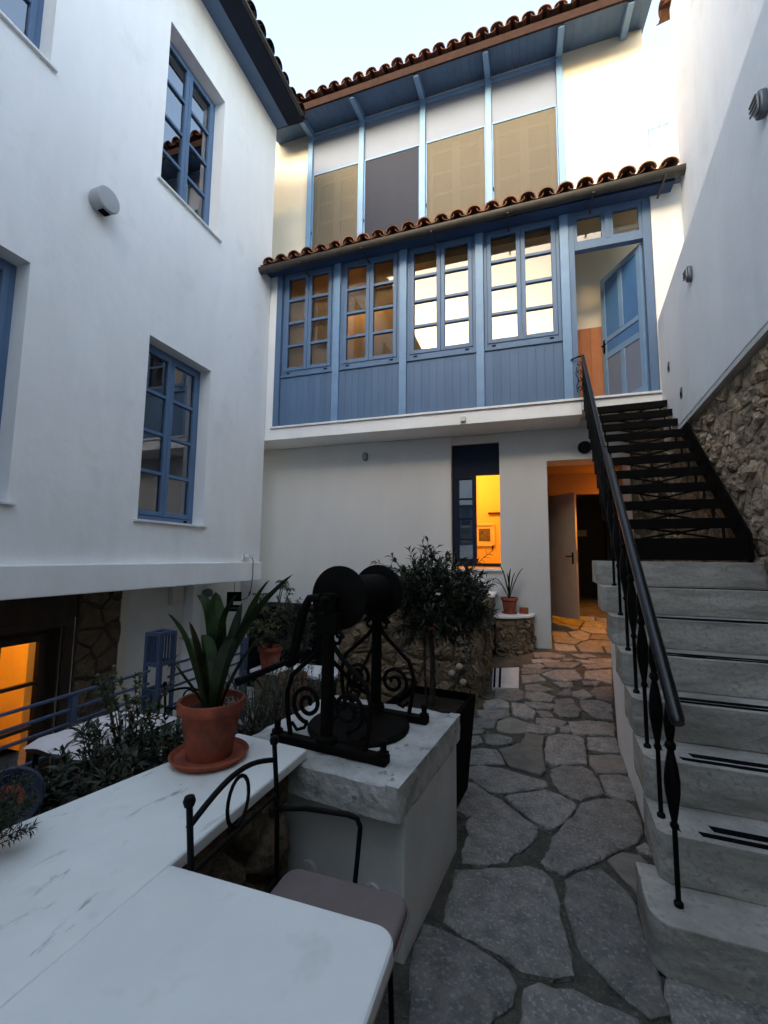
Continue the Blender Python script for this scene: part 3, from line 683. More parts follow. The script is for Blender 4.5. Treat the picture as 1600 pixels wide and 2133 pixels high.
# gallery interior
MB().box(-4.0, 2.1, 7.02, 7.06, 3.59, 5.02).build('inner_dado', 'orange_wall', GB)
MB().box(-4.0, 2.1, 7.025, 7.06, 5.02, 6.6).build('inner_wall', 'cream_wall', GB)
MB().box(.85, .86, 7.0, 7.018, 3.6, 5.0).box(.99, 1.0, 7.0, 7.018, 3.6, 5.0).build('dado_batten', 'orange_wall', GB)
MB().box(-4.0, 2.1, F+.1, 7.05, 6.5, 6.54).build('inner_ceiling', 'cream_wall', GB)
for i, (z0, mm) in enumerate(((4.5, 'blind'), (5.35, 'blind'), (6.02, 'blind'), (6.05, 'blind'))):
    a, c = PX[i]+.1, PX[i+1]-.1
    MB().box(a, c, F+.10, F+.104, z0, 6.2).build('blind', mm, GB)
# lower roof and gutter
sl_ = .016
def tilt(x): return sl_*(x+1)
rp = MB(); rp.add([(-4.08, 5.78, 6.20+tilt(-4.08)), (2.02, 5.78, 6.20+tilt(2.02)), (2.02, U, 6.68), (-4.08, U, 6.68), (-4.08, 5.78, 6.23+tilt(-4.08)), (2.02, 5.78, 6.23+tilt(2.02)), (2.02, U, 6.72), (-4.08, U, 6.72)],
       [(0, 1, 2, 3), (4, 5, 6, 7), (0, 1, 5, 4), (1, 2, 6, 5), (2, 3, 7, 6), (3, 0, 4, 7)])
LR = rp.build('lower_roof', 'blue_dark', GB)
tiles(LR, (-4.02, 5.72, 6.235+tilt(-4)), (1, 0, sl_), (0, 1, .385), 25, .236, 3, COVER, PAN, 2)
gt = MB(); n = 8; gx = [-4.08+k*.61 for k in range(11)]
for x in gx:
    for rr in (.068, .060):
        for j in range(n+1):
            a = math.pi*j/n; gt.v.append((x, 5.735-rr*math.cos(a), 6.20+tilt(x)-rr*math.sin(a)*1.15))
k = n+1
for i in range(len(gx)-1):
    for j in range(n):
        for o in (0, k): gt.f.append((i*2*k+o+j, i*2*k+o+j+1, (i+1)*2*k+o+j+1, (i+1)*2*k+o+j))
    gt.f += [(i*2*k, (i+1)*2*k, (i+1)*2*k+k, i*2*k+k), (i*2*k+n, i*2*k+k+n, (i+1)*2*k+k+n, (i+1)*2*k+n)]
GT = gt.build('gutter', 'gutter', GB, smooth=True)
for x in (-3.3, -2.26, -1.2, -.15, .9, 1.7): MB().box(x-.012, x+.012, 5.66, 6.03, 6.10+tilt(x), 6.112+tilt(x)).build('gutter_bracket', 'gutter', GT)
MB().box(-4.05, 1.85, 5.85, 6.03, 6.20, 6.235).build('eaves_board', 'blue_dark', GB)
# upper storey
MU = frame((0, U, 0), (1, 0, 0), (0, 0, 1))
UX = [-3.86, -2.79, -1.62, -.47, .67]
holes_wall(-4.7, 1.89, 6.4, 9.9, [(-3.86, .67, 6.9, 9.72)], .3, 'upper_wall', 'plaster_warm', GB, MU)
for i, x in enumerate(UX):
    MB().box(x-.05, x+.05, U-.09, U+.02, 6.7, 9.80).build('post', 'blue_light', GB, bevel=.006)
    # rafter carried out under the eave
    a = MB(); a.prism([(U-.02, 9.70), (U-.02, 9.84), (6.40, 9.70), (6.40, 9.58)], x-.045, x+.045, axis=0); a.build('rafter', 'blue_light', GB, bevel=.005)
for x in (1.62,):
    a = MB(); a.prism([(U-.02, 9.70), (U-.02, 9.84), (6.40, 9.70), (6.40, 9.58)], x-.045, x+.045, axis=0); a.build('rafter', 'blue_light', GB, bevel=.005)
for i in range(4):
    a, c = UX[i]+.052, UX[i+1]-.052
    MB().box(a, c, U-.055, U, 9.66, 9.74).build('top_rail', 'blue_light', GB, bevel=.004)
    MB().box(a, c, U-.03, U-.01, 8.885, 9.655).build('wall_panel', 'white_panel', GB)
    fr = MB().box(a, c, U-.05, U-.005, 8.855, 8.882).box(a, a+.022, U-.05, U-.005, 6.85, 8.853).box(c-.022, c, U-.05, U-.005, 6.85, 8.853).build('screen_frame', 'blue_light', GB, bevel=.003, seg=1)
    MB().box(a+.023, c-.023, U-.035, U-.032, 6.85, 8.853).build('fabric_screen', 'screen_dark' if i == 1 else 'screen_beige', fr)
    MB().tube([(a+.012, U-.055, 7.62), (a+.012, U-.055, 7.68)], .008, 6).build('screen_catch', 'iron', fr)
    cb = MB().box(a+.05, a+.12, U+.05, U+.1, 6.85, 8.84).box(c-.12, c-.05, U+.05, U+.1, 6.85, 8.84).box((a+c)/2-.07, (a+c)/2+.07, U+.05, U+.1, 6.85, 8.84)
    for z in (7.1, 7.5, 7.9, 8.3, 8.72): cb.box(a+.05, c-.05, U+.055, U+.095, z-.025, z+.025)
    cb.build('inner_window', 'plaster', GB)
MB().box(-3.95, .75, U+.14, U+.16, 6.85, 9.7).build('inner_blind', 'room_dark', GB)
nb = 56
for k in range(nb):
    x0 = -4.62+k*6.55/nb; x1 = x0+6.55/nb-.003
    sb_ = MB(); sb_.prism([(U+.2, 9.87), (U+.2, 9.89), (6.38, 9.725), (6.38, 9.705)], x0, x1, axis=0); sb_.build('soffit_board', 'board_blue', GB)
MB().box(-4.62, 1.94, 6.345, 6.378, 9.60, 9.74).build('eaves_fascia', 'fascia_brown', GB, bevel=.004)
ur = MB(); ur.prism([(6.36, 9.745), (10.5, 10.9), (10.5, 10.8), (6.36, 9.743)], -4.65, 1.95, axis=0); UR = ur.build('upper_roof', 'fascia_brown', GB)
tiles(UR, (-4.6, 6.30, 9.755), (1, 0, 0), (0, 1, .28), 28, .234, 3, COVERD, PAND, 6)
MB().box(-4.7, 1.89, U+.3, 10.5, 6.4, 10.0).build('body', 'plaster_warm', GB)
# ground-floor window: opening to the soffit, one leaf folded back, warm room behind
WIN = thing
wb = MB().box(-1.085, -.365, 6.70, 6.78, 2.76, 3.24).build('window_head', 'navy', GB)
MB().box(-1.085, -.365, 6.66, 6.80, 3.242, 3.364).build('niche_head', 'soffit_plaster', GB)
fw = MB().box(-1.085, -1.03, 6.70, 6.77, 1.37, 2.76).box(-1.03, -.365, 6.70, 6.77, 1.37, 1.42).build('window', 'navy', GB, bevel=.004)
Ml = frame((-1.03, 6.72, 1.42), (1, 0, 0), (0, 0, 1))
lf = MB().box(0, .05, 0, 1.335, -.04, .02).box(.25, .31, 0, 1.335, -.04, .02).box(.05, .25, 0, .05, -.04, .02).box(.05, .25, 1.285, 1.335, -.04, .02)
for k in (1, 2, 3): lf.box(.05, .25, .05+k*.30875-.013, .05+k*.30875+.013, -.03, .015)
lf.build('sash', 'navy', fw, Ml, bevel=.003, seg=1)
for k in range(4): MB().box(.05, .25, .065+k*.30875, .345+k*.30875, -.012, -.006).build('pane', 'glass', fw, Ml)
MB().box(.03, .29, .02, 1.31, -.09, -.085).build('blind', 'curtain', fw, Ml)
MB().box(-1.13, -.33, 6.55, 6.70, 1.312, 1.342).build('sill', 'marble_trim', fw, bevel=.005)
MB().box(-1.10, -1.085, 6.61, 6.72, 1.345, 3.37).build('warm_jamb', 'plaster_warm', GB)
rr = MB(); rr.add([(-3.2, 7.03, .3), (.15, 7.03, .3), (.15, 8.9, .3), (-3.2, 8.9, .3), (-3.2, 7.03, 3.3), (.15, 7.03, 3.3), (.15, 8.9, 3.3), (-3.2, 8.9, 3.3)],
       [(0, 1, 2, 3), (4, 5, 6, 7), (1, 2, 6, 5), (2, 3, 7, 6), (3, 0, 4, 7)])
rr.build('lit_room', 'room_yellow', GB)
MB().box(-.72, -.32, 8.84, 8.89, 2.37, 2.40).build('shelf', 'wood_dark', GB)
# passage behind the ground-floor doorway
pz = gpath
ps = MB()
ps.add([(.295, 7.02, .30), (1.34, 7.02, .30), (1.34, 7.75, .45), (.295, 7.75, .45), (.295, 7.02, 2.9), (1.34, 7.02, 2.9), (1.34, 7.75, 2.9), (.295, 7.75, 2.9)], [(4, 5, 6, 7), (0, 3, 7, 4), (1, 2, 6, 5)])
ps.build('passage', 'passage_plaster', GB)
MP = frame((0, 7.75, 0), (1, 0, 0), (0, 0, 1))
holes_wall(.295, 1.34, .3, 2.9, [(.37, 1.30, .31, 2.56)], .12, 'passage_wall', 'passage_plaster', GB, MP)
pd = MB(); pd.add([(.2, 7.88, .45), (1.6, 7.88, .45), (1.6, 10.6, .75), (.2, 10.6, .75), (.2, 7.88, 2.8), (1.6, 7.88, 2.8), (1.6, 10.6, 2.8), (.2, 10.6, 2.8)], [(0, 1, 2, 3), (4, 5, 6, 7), (0, 3, 7, 4), (1, 2, 6, 5), (2, 3, 7, 6)])
pd.build('dark_room', 'room_dark', GB)
MDp = frame((.385, 7.74, .52), (math.cos(rad(-46)), math.sin(rad(-46)), 0), (0, 0, 1))
pdo = MB().box(0, .50, .06, 2.02, -.02, .02).build('passage_door', 'door_white', GB, MDp, bevel=.004)
MB().tube([(.44, 1.02, .02), (.44, 1.02, .06), (.34, 1.02, .06)], .010, 8).box(.425, .455, .90, 1.08, .0205, .028).build('door_handle', 'iron', pdo, MDp)
MB().box(.475, .499, .92, 1.12, -.012, .012).build('lock_plate', 'grey_metal', pdo, Matrix.Translation((0, 0, 0)) @ MDp @ Matrix.Translation((.003, 0, 0)))
# rough stone under the stairs beside the doorway
MB().box(1.36, 1.98, 6.53, 6.598, .1, 3.36).build('rough_patch', 'mortar_brown', GB)
rubble(GB, frame((1.36, 6.535, .15), (1, 0, 0), (0, 0, 1)), .62, 3.1, .24, .2, .045, 33, 'rubble_dark')
# low part-wall behind the roofs
PW = MB().prism([(1.90, 6.3), (3.6, 6.3), (3.6, 9.6), (2.66, 9.25), (2.45, 8.62), (1.90, 8.62)], 8.0, 8.25, axis=1).build('party_wall', 'plaster_warm', None)
tag(PW, 'low warm-plastered party wall with sloping top between the two roofs', 'wall')
# slim antenna on a distant roof
an = MB().tube([(3.3, 12.1, 9.0), (3.3, 12.1, 12.9)], .012, 6).tube([(2.7, 12.1, 12.72), (3.8, 12.1, 12.88)], .008, 6)
for k in range(7): an.tube([(2.75+k*.16, 11.95, 12.73+k*.023), (2.75+k*.16, 12.25, 12.73+k*.023)], .005, 5)
AN = an.build('antenna', 'grey_metal', None); tag(AN, 'thin roof antenna against the sky behind the gallery house', 'antenna')
fh = MB().box(2.6, 6, 11.9, 16, -1.3, 9.05).build('distant_house', 'plaster_warm', None); tag(fh, 'plain rear house block carrying the roof antenna', 'house')

# ================================================================== right-hand building
SK = .055                          # the stair and this wall are turned slightly against the gallery
def xr(y): return 1.63+SK*(y-6.06)
RDIR = Vector((SK, 1, 0)).normalized(); RN = Vector((-1, SK, 0)).normalized()
RB = thing('side_house', 'tall white house wall with thicker plaster band above the stone stair', 'building', (2.2, 3, 0))
MR = frame((xr(6.05), 6.05, 0), -RDIR, (0, 0, 1))          # u runs toward the camera, n toward the courtyard
b = MB(); b.prism([(0, 2.93), (0, 4.50), (2.8, 4.90), (8.5, 5.5), (8.5, 3.08), (2.5, 3.0)], -.5, 0, axis=2)
b.build('plaster_band', 'plaster', RB, MR, bevel=.01)
MB().box(.1, 8.5, 3.5, 8.7, -.8, -.31).build('upper_wall', 'plaster', RB, MR)
MB().box(0, 8.5, -1.3, 2.95, -.6, -.085).build('stone_backing', 'rubble_mortar', RB, MR)
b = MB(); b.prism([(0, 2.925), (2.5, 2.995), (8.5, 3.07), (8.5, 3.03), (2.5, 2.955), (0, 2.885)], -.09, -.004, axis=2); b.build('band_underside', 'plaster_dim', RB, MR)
rubble(RB, MR @ Matrix.Translation((.05, 1.2, -.085)), 3.4, 1.75, .145, .105, .026, 11, 'rubble', gap=.004, hvar=.8, limit=300)
rubble(RB, MR @ Matrix.Translation((3.46, .1, -.085)), 1.9, 2.85, .27, .2, .05, 12, 'rubble', gap=.008, hvar=.8, limit=120)
tiles(RB, (1.86, 6.06, 8.72), (0, -1, 0), (1, 0, .3), 4, .236, 2, COVER, PAN, 9)
MB().box(0, .05, 0, 0, 0, 0) if False else None

# ================================================================== lit lamps indoors
def ceiling_lamp(name, label, loc, energy, color, r=.06, spot=0):
    t = thing(name, label, 'lamp', loc)
    MB().lathe([(r*1.1, 0), (r*1.1, -.012), (r*.9, -.02)], loc, 16).build('base', 'white_plastic', t)
    MB().lathe([(r*.9, -.021), (r*.8, -.05), (r*.4, -.075), (.005, -.08)], loc, 16).build('globe', 'lamp_glow', t, smooth=True)
    l = bpy.data.lights.new(name+'_light', 'SPOT' if spot else 'POINT'); l.energy = energy; l.color = color; l.shadow_soft_size = .05
    if spot: l.spot_size = rad(spot); l.spot_blend = .6
    o = bpy.data.objects.new(name+'_light', l); COL.objects.link(o); o.location = (loc[0], loc[1], loc[2]-.13)
    return t
ceiling_lamp('passage_lamp', 'small glowing ceiling lamp in the passage behind the doorway', (1.22, 7.45, 2.9), 34, (1, .36, .04), .05, 95)
ceiling_lamp('room_lamp', 'glowing ceiling lamp in the yellow room behind the ground-floor window', (-1.0, 7.9, 3.3), 10, (1, .49, .13), .09)
ceiling_lamp('basement_lamp', 'glowing ceiling lamp in the yellow room behind the basement glazed door', (-6.4, 3.3, 1.1), 11, (1, .49, .13), .09)
ceiling_lamp('gallery_lamp', 'dim warm ceiling lamp inside the left end of the blue gallery', (-2.75, 6.62, 6.49), 2.2, (1, .58, .24), .07)
pf = thing('picture_frame', 'small framed picture hanging on the yellow room wall', 'picture', (-.80, 8.88, 1.75))
MB().box(-1.0, -.60, 8.86, 8.895, 1.73, 1.77).box(-1.0, -.60, 8.86, 8.895, 2.14, 2.18).box(-1.0, -.96, 8.86, 8.895, 1.77, 2.14).box(-.64, -.60, 8.86, 8.895, 1.77, 2.14).build('frame', 'paper', pf, bevel=.004)
MB().box(-.96, -.64, 8.885, 8.897, 1.77, 2.14).build('mount', 'paper', pf)
MB().box(-.91, -.69, 8.878, 8.884, 1.83, 2.08).build('print', 'picture', pf)
nt_ = MB().box(1.0, 1.26, 10.56, 10.58, 2.0, 2.14).build('paper_notice', 'paper', None); tag(nt_, 'small paper notice on the dark wall at the end of the passage', 'notice')

# ================================================================== stone stair
SA = -math.atan(SK)
MS = Matrix.Translation((.5, 2.2, 0)) @ Matrix.Rotation(SA, 4, 'Z')      # local x right, y up the stair
STZ = [.19, .38, .57, .76, .945, 1.125, 1.306, 1.486]; STY = [1.955, 2.19, 2.45, 2.715, 2.975, 3.24, 3.505, 3.77]
ST = thing('stone_staircase', 'worn grey stone stair of eight block steps with white side wall', 'staircase', (1.0, 2.8, 0))
rng = random.Random(5)
for i, (z, y) in enumerate(zip(STZ, STY)):
    zb = (STZ[i-1] if i else 0); y0 = y-2.2; y1 = y0+.34+(.1 if i == 7 else 0)
    if i == 0:   # bottom step: projecting, with a big rounded corner
        x0 = -.085; R = .085; poly = [(x0+R-R*math.cos(a), y0+R-R*math.sin(a)) for a in [math.pi/2*k/7 for k in range(8)]] + [(.985, y0-.0), (.985, y1), (x0, y1)]
        poly = [(x0+R-R*math.cos(math.pi/2*k/7), y0+R-R*math.sin(math.pi/2*k/7)) for k in range(8)] + [(.985, y0), (.985, y1), (x0, y1)]
    else:
        x0 = (-.012 if i < 5 else -.045 if i == 5 else -.075)+rng.uniform(-.008, .008); c = .035
        poly = [(x0, y0+c), (x0+c, y0), (.985, y0+rng.uniform(-.006, .006)), (.985, y1), (x0, y1)]
    b = MB(); b.prism(poly, zb+.002, z)
    s = roughen(b.build('step', 'step_stone', ST, MS, bevel=.004 if i else .007, seg=2), .05, .0032, 13, i)
    if i < 7:
        for off, wd in ((.035, .028), (.088, .038)):
            yy = y0+off+(.02 if i == 0 else 0); xa = .27 if i == 0 else .12
            MB().add([(xa+off*1.0, yy, z+.0005), (.95, yy, z+.0005), (.95, yy+wd, z+.0005), (xa+off*1.0-.01, yy+wd, z+.0005), (xa+off*1.0, yy, z+.004), (.95, yy, z+.004), (.95, yy+wd, z+.004), (xa+off*1.0-.01, yy+wd, z+.004)],
                     [(3, 2, 1, 0), (4, 5, 6, 7), (0, 1, 5, 4), (1, 2, 6, 5), (2, 3, 7, 6), (3, 0, 4, 7)]).build('grip_strip', 'black_plastic', s, MS)
sw = MB()
pl = [(.18-.2, -.01)]
poly = [(STY[1]-2.2+.02, -.02)]
for i in range(1, 8): poly += [(STY[i]-2.2+.03, (STZ[i-1])), (STY[i]-2.2+.03, STZ[i]-.19)] if False else [(STY[i]-2.2+.03, STZ[i-1]-.002)]
poly = [(STY[1]-2.2+.02, -.02), (STY[1]-2.2+.02, STZ[0]-.01)]
for i in range(1, 8):
    poly += [(STY[i]-2.2+.02, STZ[i]-.02), ((STY[i+1]-2.2+.02) if i < 7 else 1.92, STZ[i]-.02)]
poly += [(1.92, -.02)]
n = len(poly); vs = []
for (yy, zz) in poly: vs.append((.012+.05*(1-max(zz, 0)/1.5), yy, zz))
for (yy, zz) in poly: vs.append((.95, yy, zz))
sw.add(vs, [tuple(range(n-1, -1, -1)), tuple(range(n, 2*n))]+[(i, (i+1) % n, n+(i+1) % n, n+i) for i in range(n)])
sw.build('side_wall', 'plaster', ST, MS)

# ================================================================== iron stair and hand rail
IS = thing('iron_staircase', 'steep black iron stair rising from the stone steps to the gallery door', 'staircase', (1.1, 5, 1.49))
xl = .075; xrr = .93
def tread(i): return 4.05+.2*i-2.2, 1.806+.173*i
for i in range(10):
    y, z = tread(i)
    MB().box(xl, xrr, y+.013, y+.235, z-.006, z+.022).box(xl, xrr, y, y+.012, z-.058, z+.024).build('tread', 'iron_matte', IS, MS, bevel=.003, seg=1)
    z1 = z-.055; z0 = (tread(i-1)[1] if i else 1.66)+.022; yb = y+.012; cx = (xl+xrr)/2+.04
    gr = MB()
    for sx in (-1, 1): gr.tube([(cx-sx*.25, yb, z0-.01), (cx+sx*.25, yb, z1+.01)], .0085, 6)
    gr.lathe([(.02, -.006), (.02, .006)], (cx, yb, (z0+z1)/2), 8, axis=1)
    for dx in (-.34, .30): gr.tube([(cx+dx, yb, z0-.01), (cx+dx, yb, z1+.01)], .010, 6)
    gr.build('riser_grille', 'iron_matte', IS, MS)
MB().box(xl, xrr, 1.66, 1.90, 1.50, 1.665).build('base_plate', 'iron_matte', IS, MS, bevel=.004)
for (a, c) in ((xl-.016, xl), (xrr, xrr+.012)):
    s = MB(); (ya, za), (yb, zb) = tread(-1), tread(10)
    s.prism([(ya+.02, za-.16), (yb-.02, zb-.16), (yb-.02, zb+.03), (yb-.13, zb+.03), (ya-.02, za+.06), (ya-.04, za-.10)], a, c, axis=0)
    s.build('stringer', 'iron_matte', IS, MS, bevel=.003, seg=1)
RAIL = thing('stair_railing', 'black wrought iron railing with glossy round handrail beside the stair', 'railing', (.53, 2.07, .19))
RP = [Vector((.53, 2.0, .895)), Vector((.605, 3.69, 2.29)), Vector((.74, 5.95, 4.12))]
def railz(y):
    if y < 3.69: return RP[0].z+(y-RP[0].y)*(RP[1].z-RP[0].z)/(RP[1].y-RP[0].y)
    return RP[1].z+(y-RP[1].y)*(RP[2].z-RP[1].z)/(RP[2].y-RP[1].y)
def railx(y):
    if y < 3.69: return RP[0].x+(y-RP[0].y)*(RP[1].x-RP[0].x)/(RP[1].y-RP[0].y)
    return RP[1].x+(y-RP[1].y)*(RP[2].x-RP[1].x)/(RP[2].y-RP[1].y)
MB().tube([RP[0]+Vector((0, -.012, -.012)), RP[0], RP[0]+(RP[1]-RP[0])*.5, RP[1]], [.022, .026, .026, .026], 14).build('handrail', 'rail_black', RAIL, smooth=True)
MB().tube([RP[1]+Vector((-.0, -.02, -.055)), RP[1]+(RP[2]-RP[1])*.5+Vector((0, 0, -.03)), RP[2]], .019, 12).build('upper_handrail', 'rail_black', RAIL, smooth=True)
def baluster(x, y, z0, z1, name='baluster', fancy=True):
    H = z1-z0; b = MB(); r = .0095
    if fancy:
        prof = [(.017, 0), (.017, .012), (r, .02), (r, H*.36), (.016, H*.375), (.016, H*.385), (r*1.1, H*.40), (.018, H*.46), (.027, H*.54), (.029, H*.60), (.022, H*.68), (.012, H*.75), (.020, H*.765), (.020, H*.785), (.012, H*.80), (.019, H*.85), (.021, H*.9), (.013, H*.96), (r, H)]
    else:
        prof = [(r, 0), (r, H*.28), (.014, H*.30), (r, H*.32), (.020, H*.42), (.024, H*.5), (.018, H*.6), (r, H*.66), (.015, H*.68), (r, H*.70), (r, H)]
    b.lathe(prof, (x, y, z0), 9); o = b.build(name, 'iron', RAIL, smooth=True)
    if fancy:   # forged leaves set on the bar
        lb = MB()
        for k in range(4):
            a = k*math.pi/2+.4; d = Vector((math.cos(a), math.sin(a), .2)); leaf(lb, Vector((x, y, z0+H*(.37 if k % 2 else .77))), d, Vector((0, 0, 1)), .035, .014)
        lb.build('forged_leaf', 'iron', o)
for i in range(8):
    y = (2.07, 2.32, 2.58, 2.84, 3.08, 3.35, 3.62, 3.86)[i]; x = .52+.055*(y-2.07)
    baluster(x, y, STZ[i]+.001, railz(y)-.012)
for i in range(10):
    y, z = tread(i); p = MS @ Vector((.085, y+.12, z))
    baluster(railx(p.y), p.y, z+.02, railz(p.y)-.03, fancy=False)
    q = MS @ Vector((.085, y+.02, z)); baluster(railx(q.y), q.y, z+.02, railz(q.y)-.03, fancy=False)
MB().tube([RP[2]+Vector((0, 0, -.0)), Vector((.745, 5.97, 3.60))], .013, 8).build('newel', 'iron', RAIL)
MB().tube([RP[2], Vector((.68, 6.0, 4.135)), Vector((.60, 6.015, 4.11))], .010, 8).build('return_bar', 'iron', RAIL)
def spiral(c, r0, r1, a0, a1, n=26, plane='xz', y=None):
    pts = []
    for k in range(n+1):
        t = k/n; a = a0+(a1-a0)*t; r = r0+(r1-r0)*t
        pts.append(Vector((c[0]+r*math.cos(a), c[1], c[2]+r*math.sin(a))))
    return pts
sc = MB()
for (cz, s) in ((4.04, 1), (3.93, -1), (3.82, 1), (3.71, -1)):
    sc.tube(spiral((.695, 6.0, cz), .034, .008, 1.5*s, -4.8*s, 18), .0055, 6)
sc.tube([(.67, 6.0, 4.0), (.655, 6.0, 3.9), (.69, 6.0, 3.82), (.66, 6.0, 3.74), (.67, 6.0, 3.66)], .005, 6)
sc.build('scrollwork', 'iron', RAIL)

# ================================================================== well with iron winch
WR = rad(-7)
MWl = Matrix.Translation((-.833, 2.13, 0)) @ Matrix.Rotation(WR, 4, 'Z')
WL = thing('well', 'square masonry well with chipped grey stone top and white plastered sides', 'well', (-.833, 2.13, 0))
hw, hd = .415, .43
cp = MB(); n = 28
# top slab with a round hole
ring = [(.235*math.cos(2*math.pi*k/n), .235*math.sin(2*math.pi*k/n)+.03) for k in range(n)]
def sq(a):
    c, s = math.cos(a), math.sin(a); t = 1/max(abs(c)/hw, abs(s)/hd); return (c*t, s*t)
outer = [sq(2*math.pi*k/n+.0001) for k in range(n)]
cor = [(hw, hd), (-hw, hd), (-hw, -hd), (hw, -hd)]
for zc in cor:
    k = min(range(n), key=lambda q: (outer[q][0]-zc[0])**2+(outer[q][1]-zc[1])**2); outer[k] = zc
vs = [(*p, .64) for p in ring]+[(*p, .64) for p in outer]+[(*p, .51) for p in outer]+[(*p, .51) for p in ring]
fs = []
for k in range(n):
    j = (k+1) % n; fs += [(k, j, n+j, n+k), (n+k, n+j, 2*n+j, 2*n+k), (2*n+k, 2*n+j, 3*n+j, 3*n+k), (3*n+k, 3*n+j, j, k)]
cp.add(vs, fs); roughen(cp.build('cap', 'well_stone', WL, MWl, bevel=.006, seg=1), .035, .006, 14)
MB().box(-hw+.03, hw-.004, -hd+.075, hd-.055, -.02, .508).build('body', 'well_plaster', WL, MWl, bevel=.012)
for x in (-.02, .28): MB().lathe([(.035, 0), (.035, .012), (.02, .016), (.006, .012)], (x, -hd+.063, .2), 16, axis=1).build('roundel', 'well_plaster', WL, MWl)
MB().box(hw-.055, hw+.002, -hd-.002, hd+.002, .6405, .646).build('rim_strip', 'well_stone', WL, MWl, bevel=.002)
ld = thing('well_cover', 'black iron disc covering the round mouth of the well', 'well cover', MWl @ Vector((0, .03, .645)))
MB().lathe([(.255, .641), (.258, .655), (.245, .668), (.0, .672)], (0, .03, 0), 36, cap=False).build('disc', 'iron_matte', ld, MWl, smooth=True)
MB().tube([(.05*math.cos(math.pi*k/8), .03, .668+.045*math.sin(math.pi*k/8)) for k in range(9)], .007, 6).build('ring_handle', 'iron', ld, MWl)
WI = thing('well_winch', 'black wrought iron winch with double discs and crank on scrolled frames over the well', 'winch', MWl @ Vector((0, 0, .64)))
FY, BY = -.275, .225                # the two frames, local y
for fy in (FY, BY):
    bx0 = -.29 if fy == FY else -.30
    MB().box(bx0, .30, fy-.028, fy+.028, .6415, .676).build('base_bar', 'iron_matte', WI, MWl, bevel=.004)
    for x in (bx0+.02, .28):
        MB().lathe([(.026, .673), (.026, .69), (.015, .692), (.015, .725), (.018, .727), (.018, .735), (.010, .737)], (x, fy, 0), 8).build('bolt', 'iron_matte', WI, MWl)
    MB().lathe([(.05, .673), (.045, .70), (.024, .715)], (0, fy, 0), 10).build('post_foot', 'iron_matte', WI, MWl)
    p = MB(); p.tube([(0, fy, .67), (0, fy, 1.18)], [.030, .027], 10).box(-.052, .052, fy-.026, fy+.026, 1.15, 1.24).tube([(0, fy, 1.2), (0, fy, 1.33)], .03, 10); p.build('post', 'iron_matte', WI, MWl, smooth=True)
    for s in (-1, 1):
        bz = .675
        br = MB()
        path_ = [(-.035*s*-1*-1, fy, bz+.43)]
        pts = [(s*.012, fy, bz+.44), (s*.06, fy, bz+.385), (s*.13, fy, bz+.325), (s*.195, fy, bz+.27), (s*.22, fy, bz+.19), (s*.215, fy, bz+.10), (s*.195, fy, bz+.005)]
        br.tube(pts, .0115, 8); br.build('brace', 'iron_matte', WI, MWl)
        MB().tube(spiral((s*.045, fy, bz+.455), .034, .010, (math.pi*.05 if s > 0 else math.pi*.95), (math.pi*.05+s*3.4*math.pi*.75 if s > 0 else math.pi*.95-3.4*math.pi*.75), 22), .0085, 7).build('scroll', 'iron_matte', WI, MWl)
        c = (s*.105, fy, bz+.155)
        MB().tube(spiral(c, .085, .012, -math.pi*.5, -math.pi*.5+s*(3.6*math.pi), 40), .010, 7).build('scroll', 'iron_matte', WI, MWl)
        MB().tube([(s*.19, fy, bz+.06), (s*.16, fy, bz+.03), (s*.12, fy, bz+.045), (s*.105, fy, bz+.07)], .008, 6).build('scroll', 'iron_matte', WI, MWl)
# long diagonal tie rods with rings between the frames
tr = MB().tube([(.0, FY, 1.05), (.0, -.02, .86), (0, BY, .72)], .010, 8).tube([(0, BY, 1.05), (0, -.02, .86), (0, FY, .72)], .008, 8); tr.build('tie_rod', 'iron_matte', WI, MWl)
MB().tube([(0, -.02+.075*math.cos(2*math.pi*k/24), .86+.075*math.sin(2*math.pi*k/24)) for k in range(24)], .008, 6, closed=True).build('ring', 'iron_matte', WI, MWl)
for y0 in (FY+.085, BY+.005):
    MB().lathe([(.03, y0-.012), (.135, y0-.012), (.150, y0-.006), (.150, y0+.006), (.135, y0+.012), (.03, y0+.012)], (0, 0, 1.305), 40, axis=1).build('disc', 'iron_matte', WI, MWl, smooth=True)
MB().lathe([(.10, FY+.10), (.10, BY-.01)], (0, 0, 1.305), 28, axis=1).build('drum', 'iron_matte', WI, MWl, smooth=True)
MB().tube([(0, FY-.09, 1.305), (0, BY+.06, 1.305)], .017, 10).build('axle', 'iron_matte', WI, MWl)
cr = MB().tube([(.0, FY-.075, 1.315), (-.055, FY-.08, 1.312), (-.09, FY-.08, 1.25), (-.108, FY-.08, 1.17), (-.125, FY-.08, 1.09), (-.15, FY-.08, 1.035)], [.02, .018, .022, .024, .021, .017], 10)
cr.lathe([(.02, -.02), (.030, -.01), (.030, .015), (.02, .025)], (-.152, FY-.08, 1.03), 10, axis=1); CRK = cr.build('crank_arm', 'iron_matte', WI, MWl, smooth=True)
MB().tube([(-.152, FY-.07, 1.03), (-.155, FY-.40, 1.015)], [.013, .016], 8).build('crank_handle', 'iron_matte', CRK, MWl)

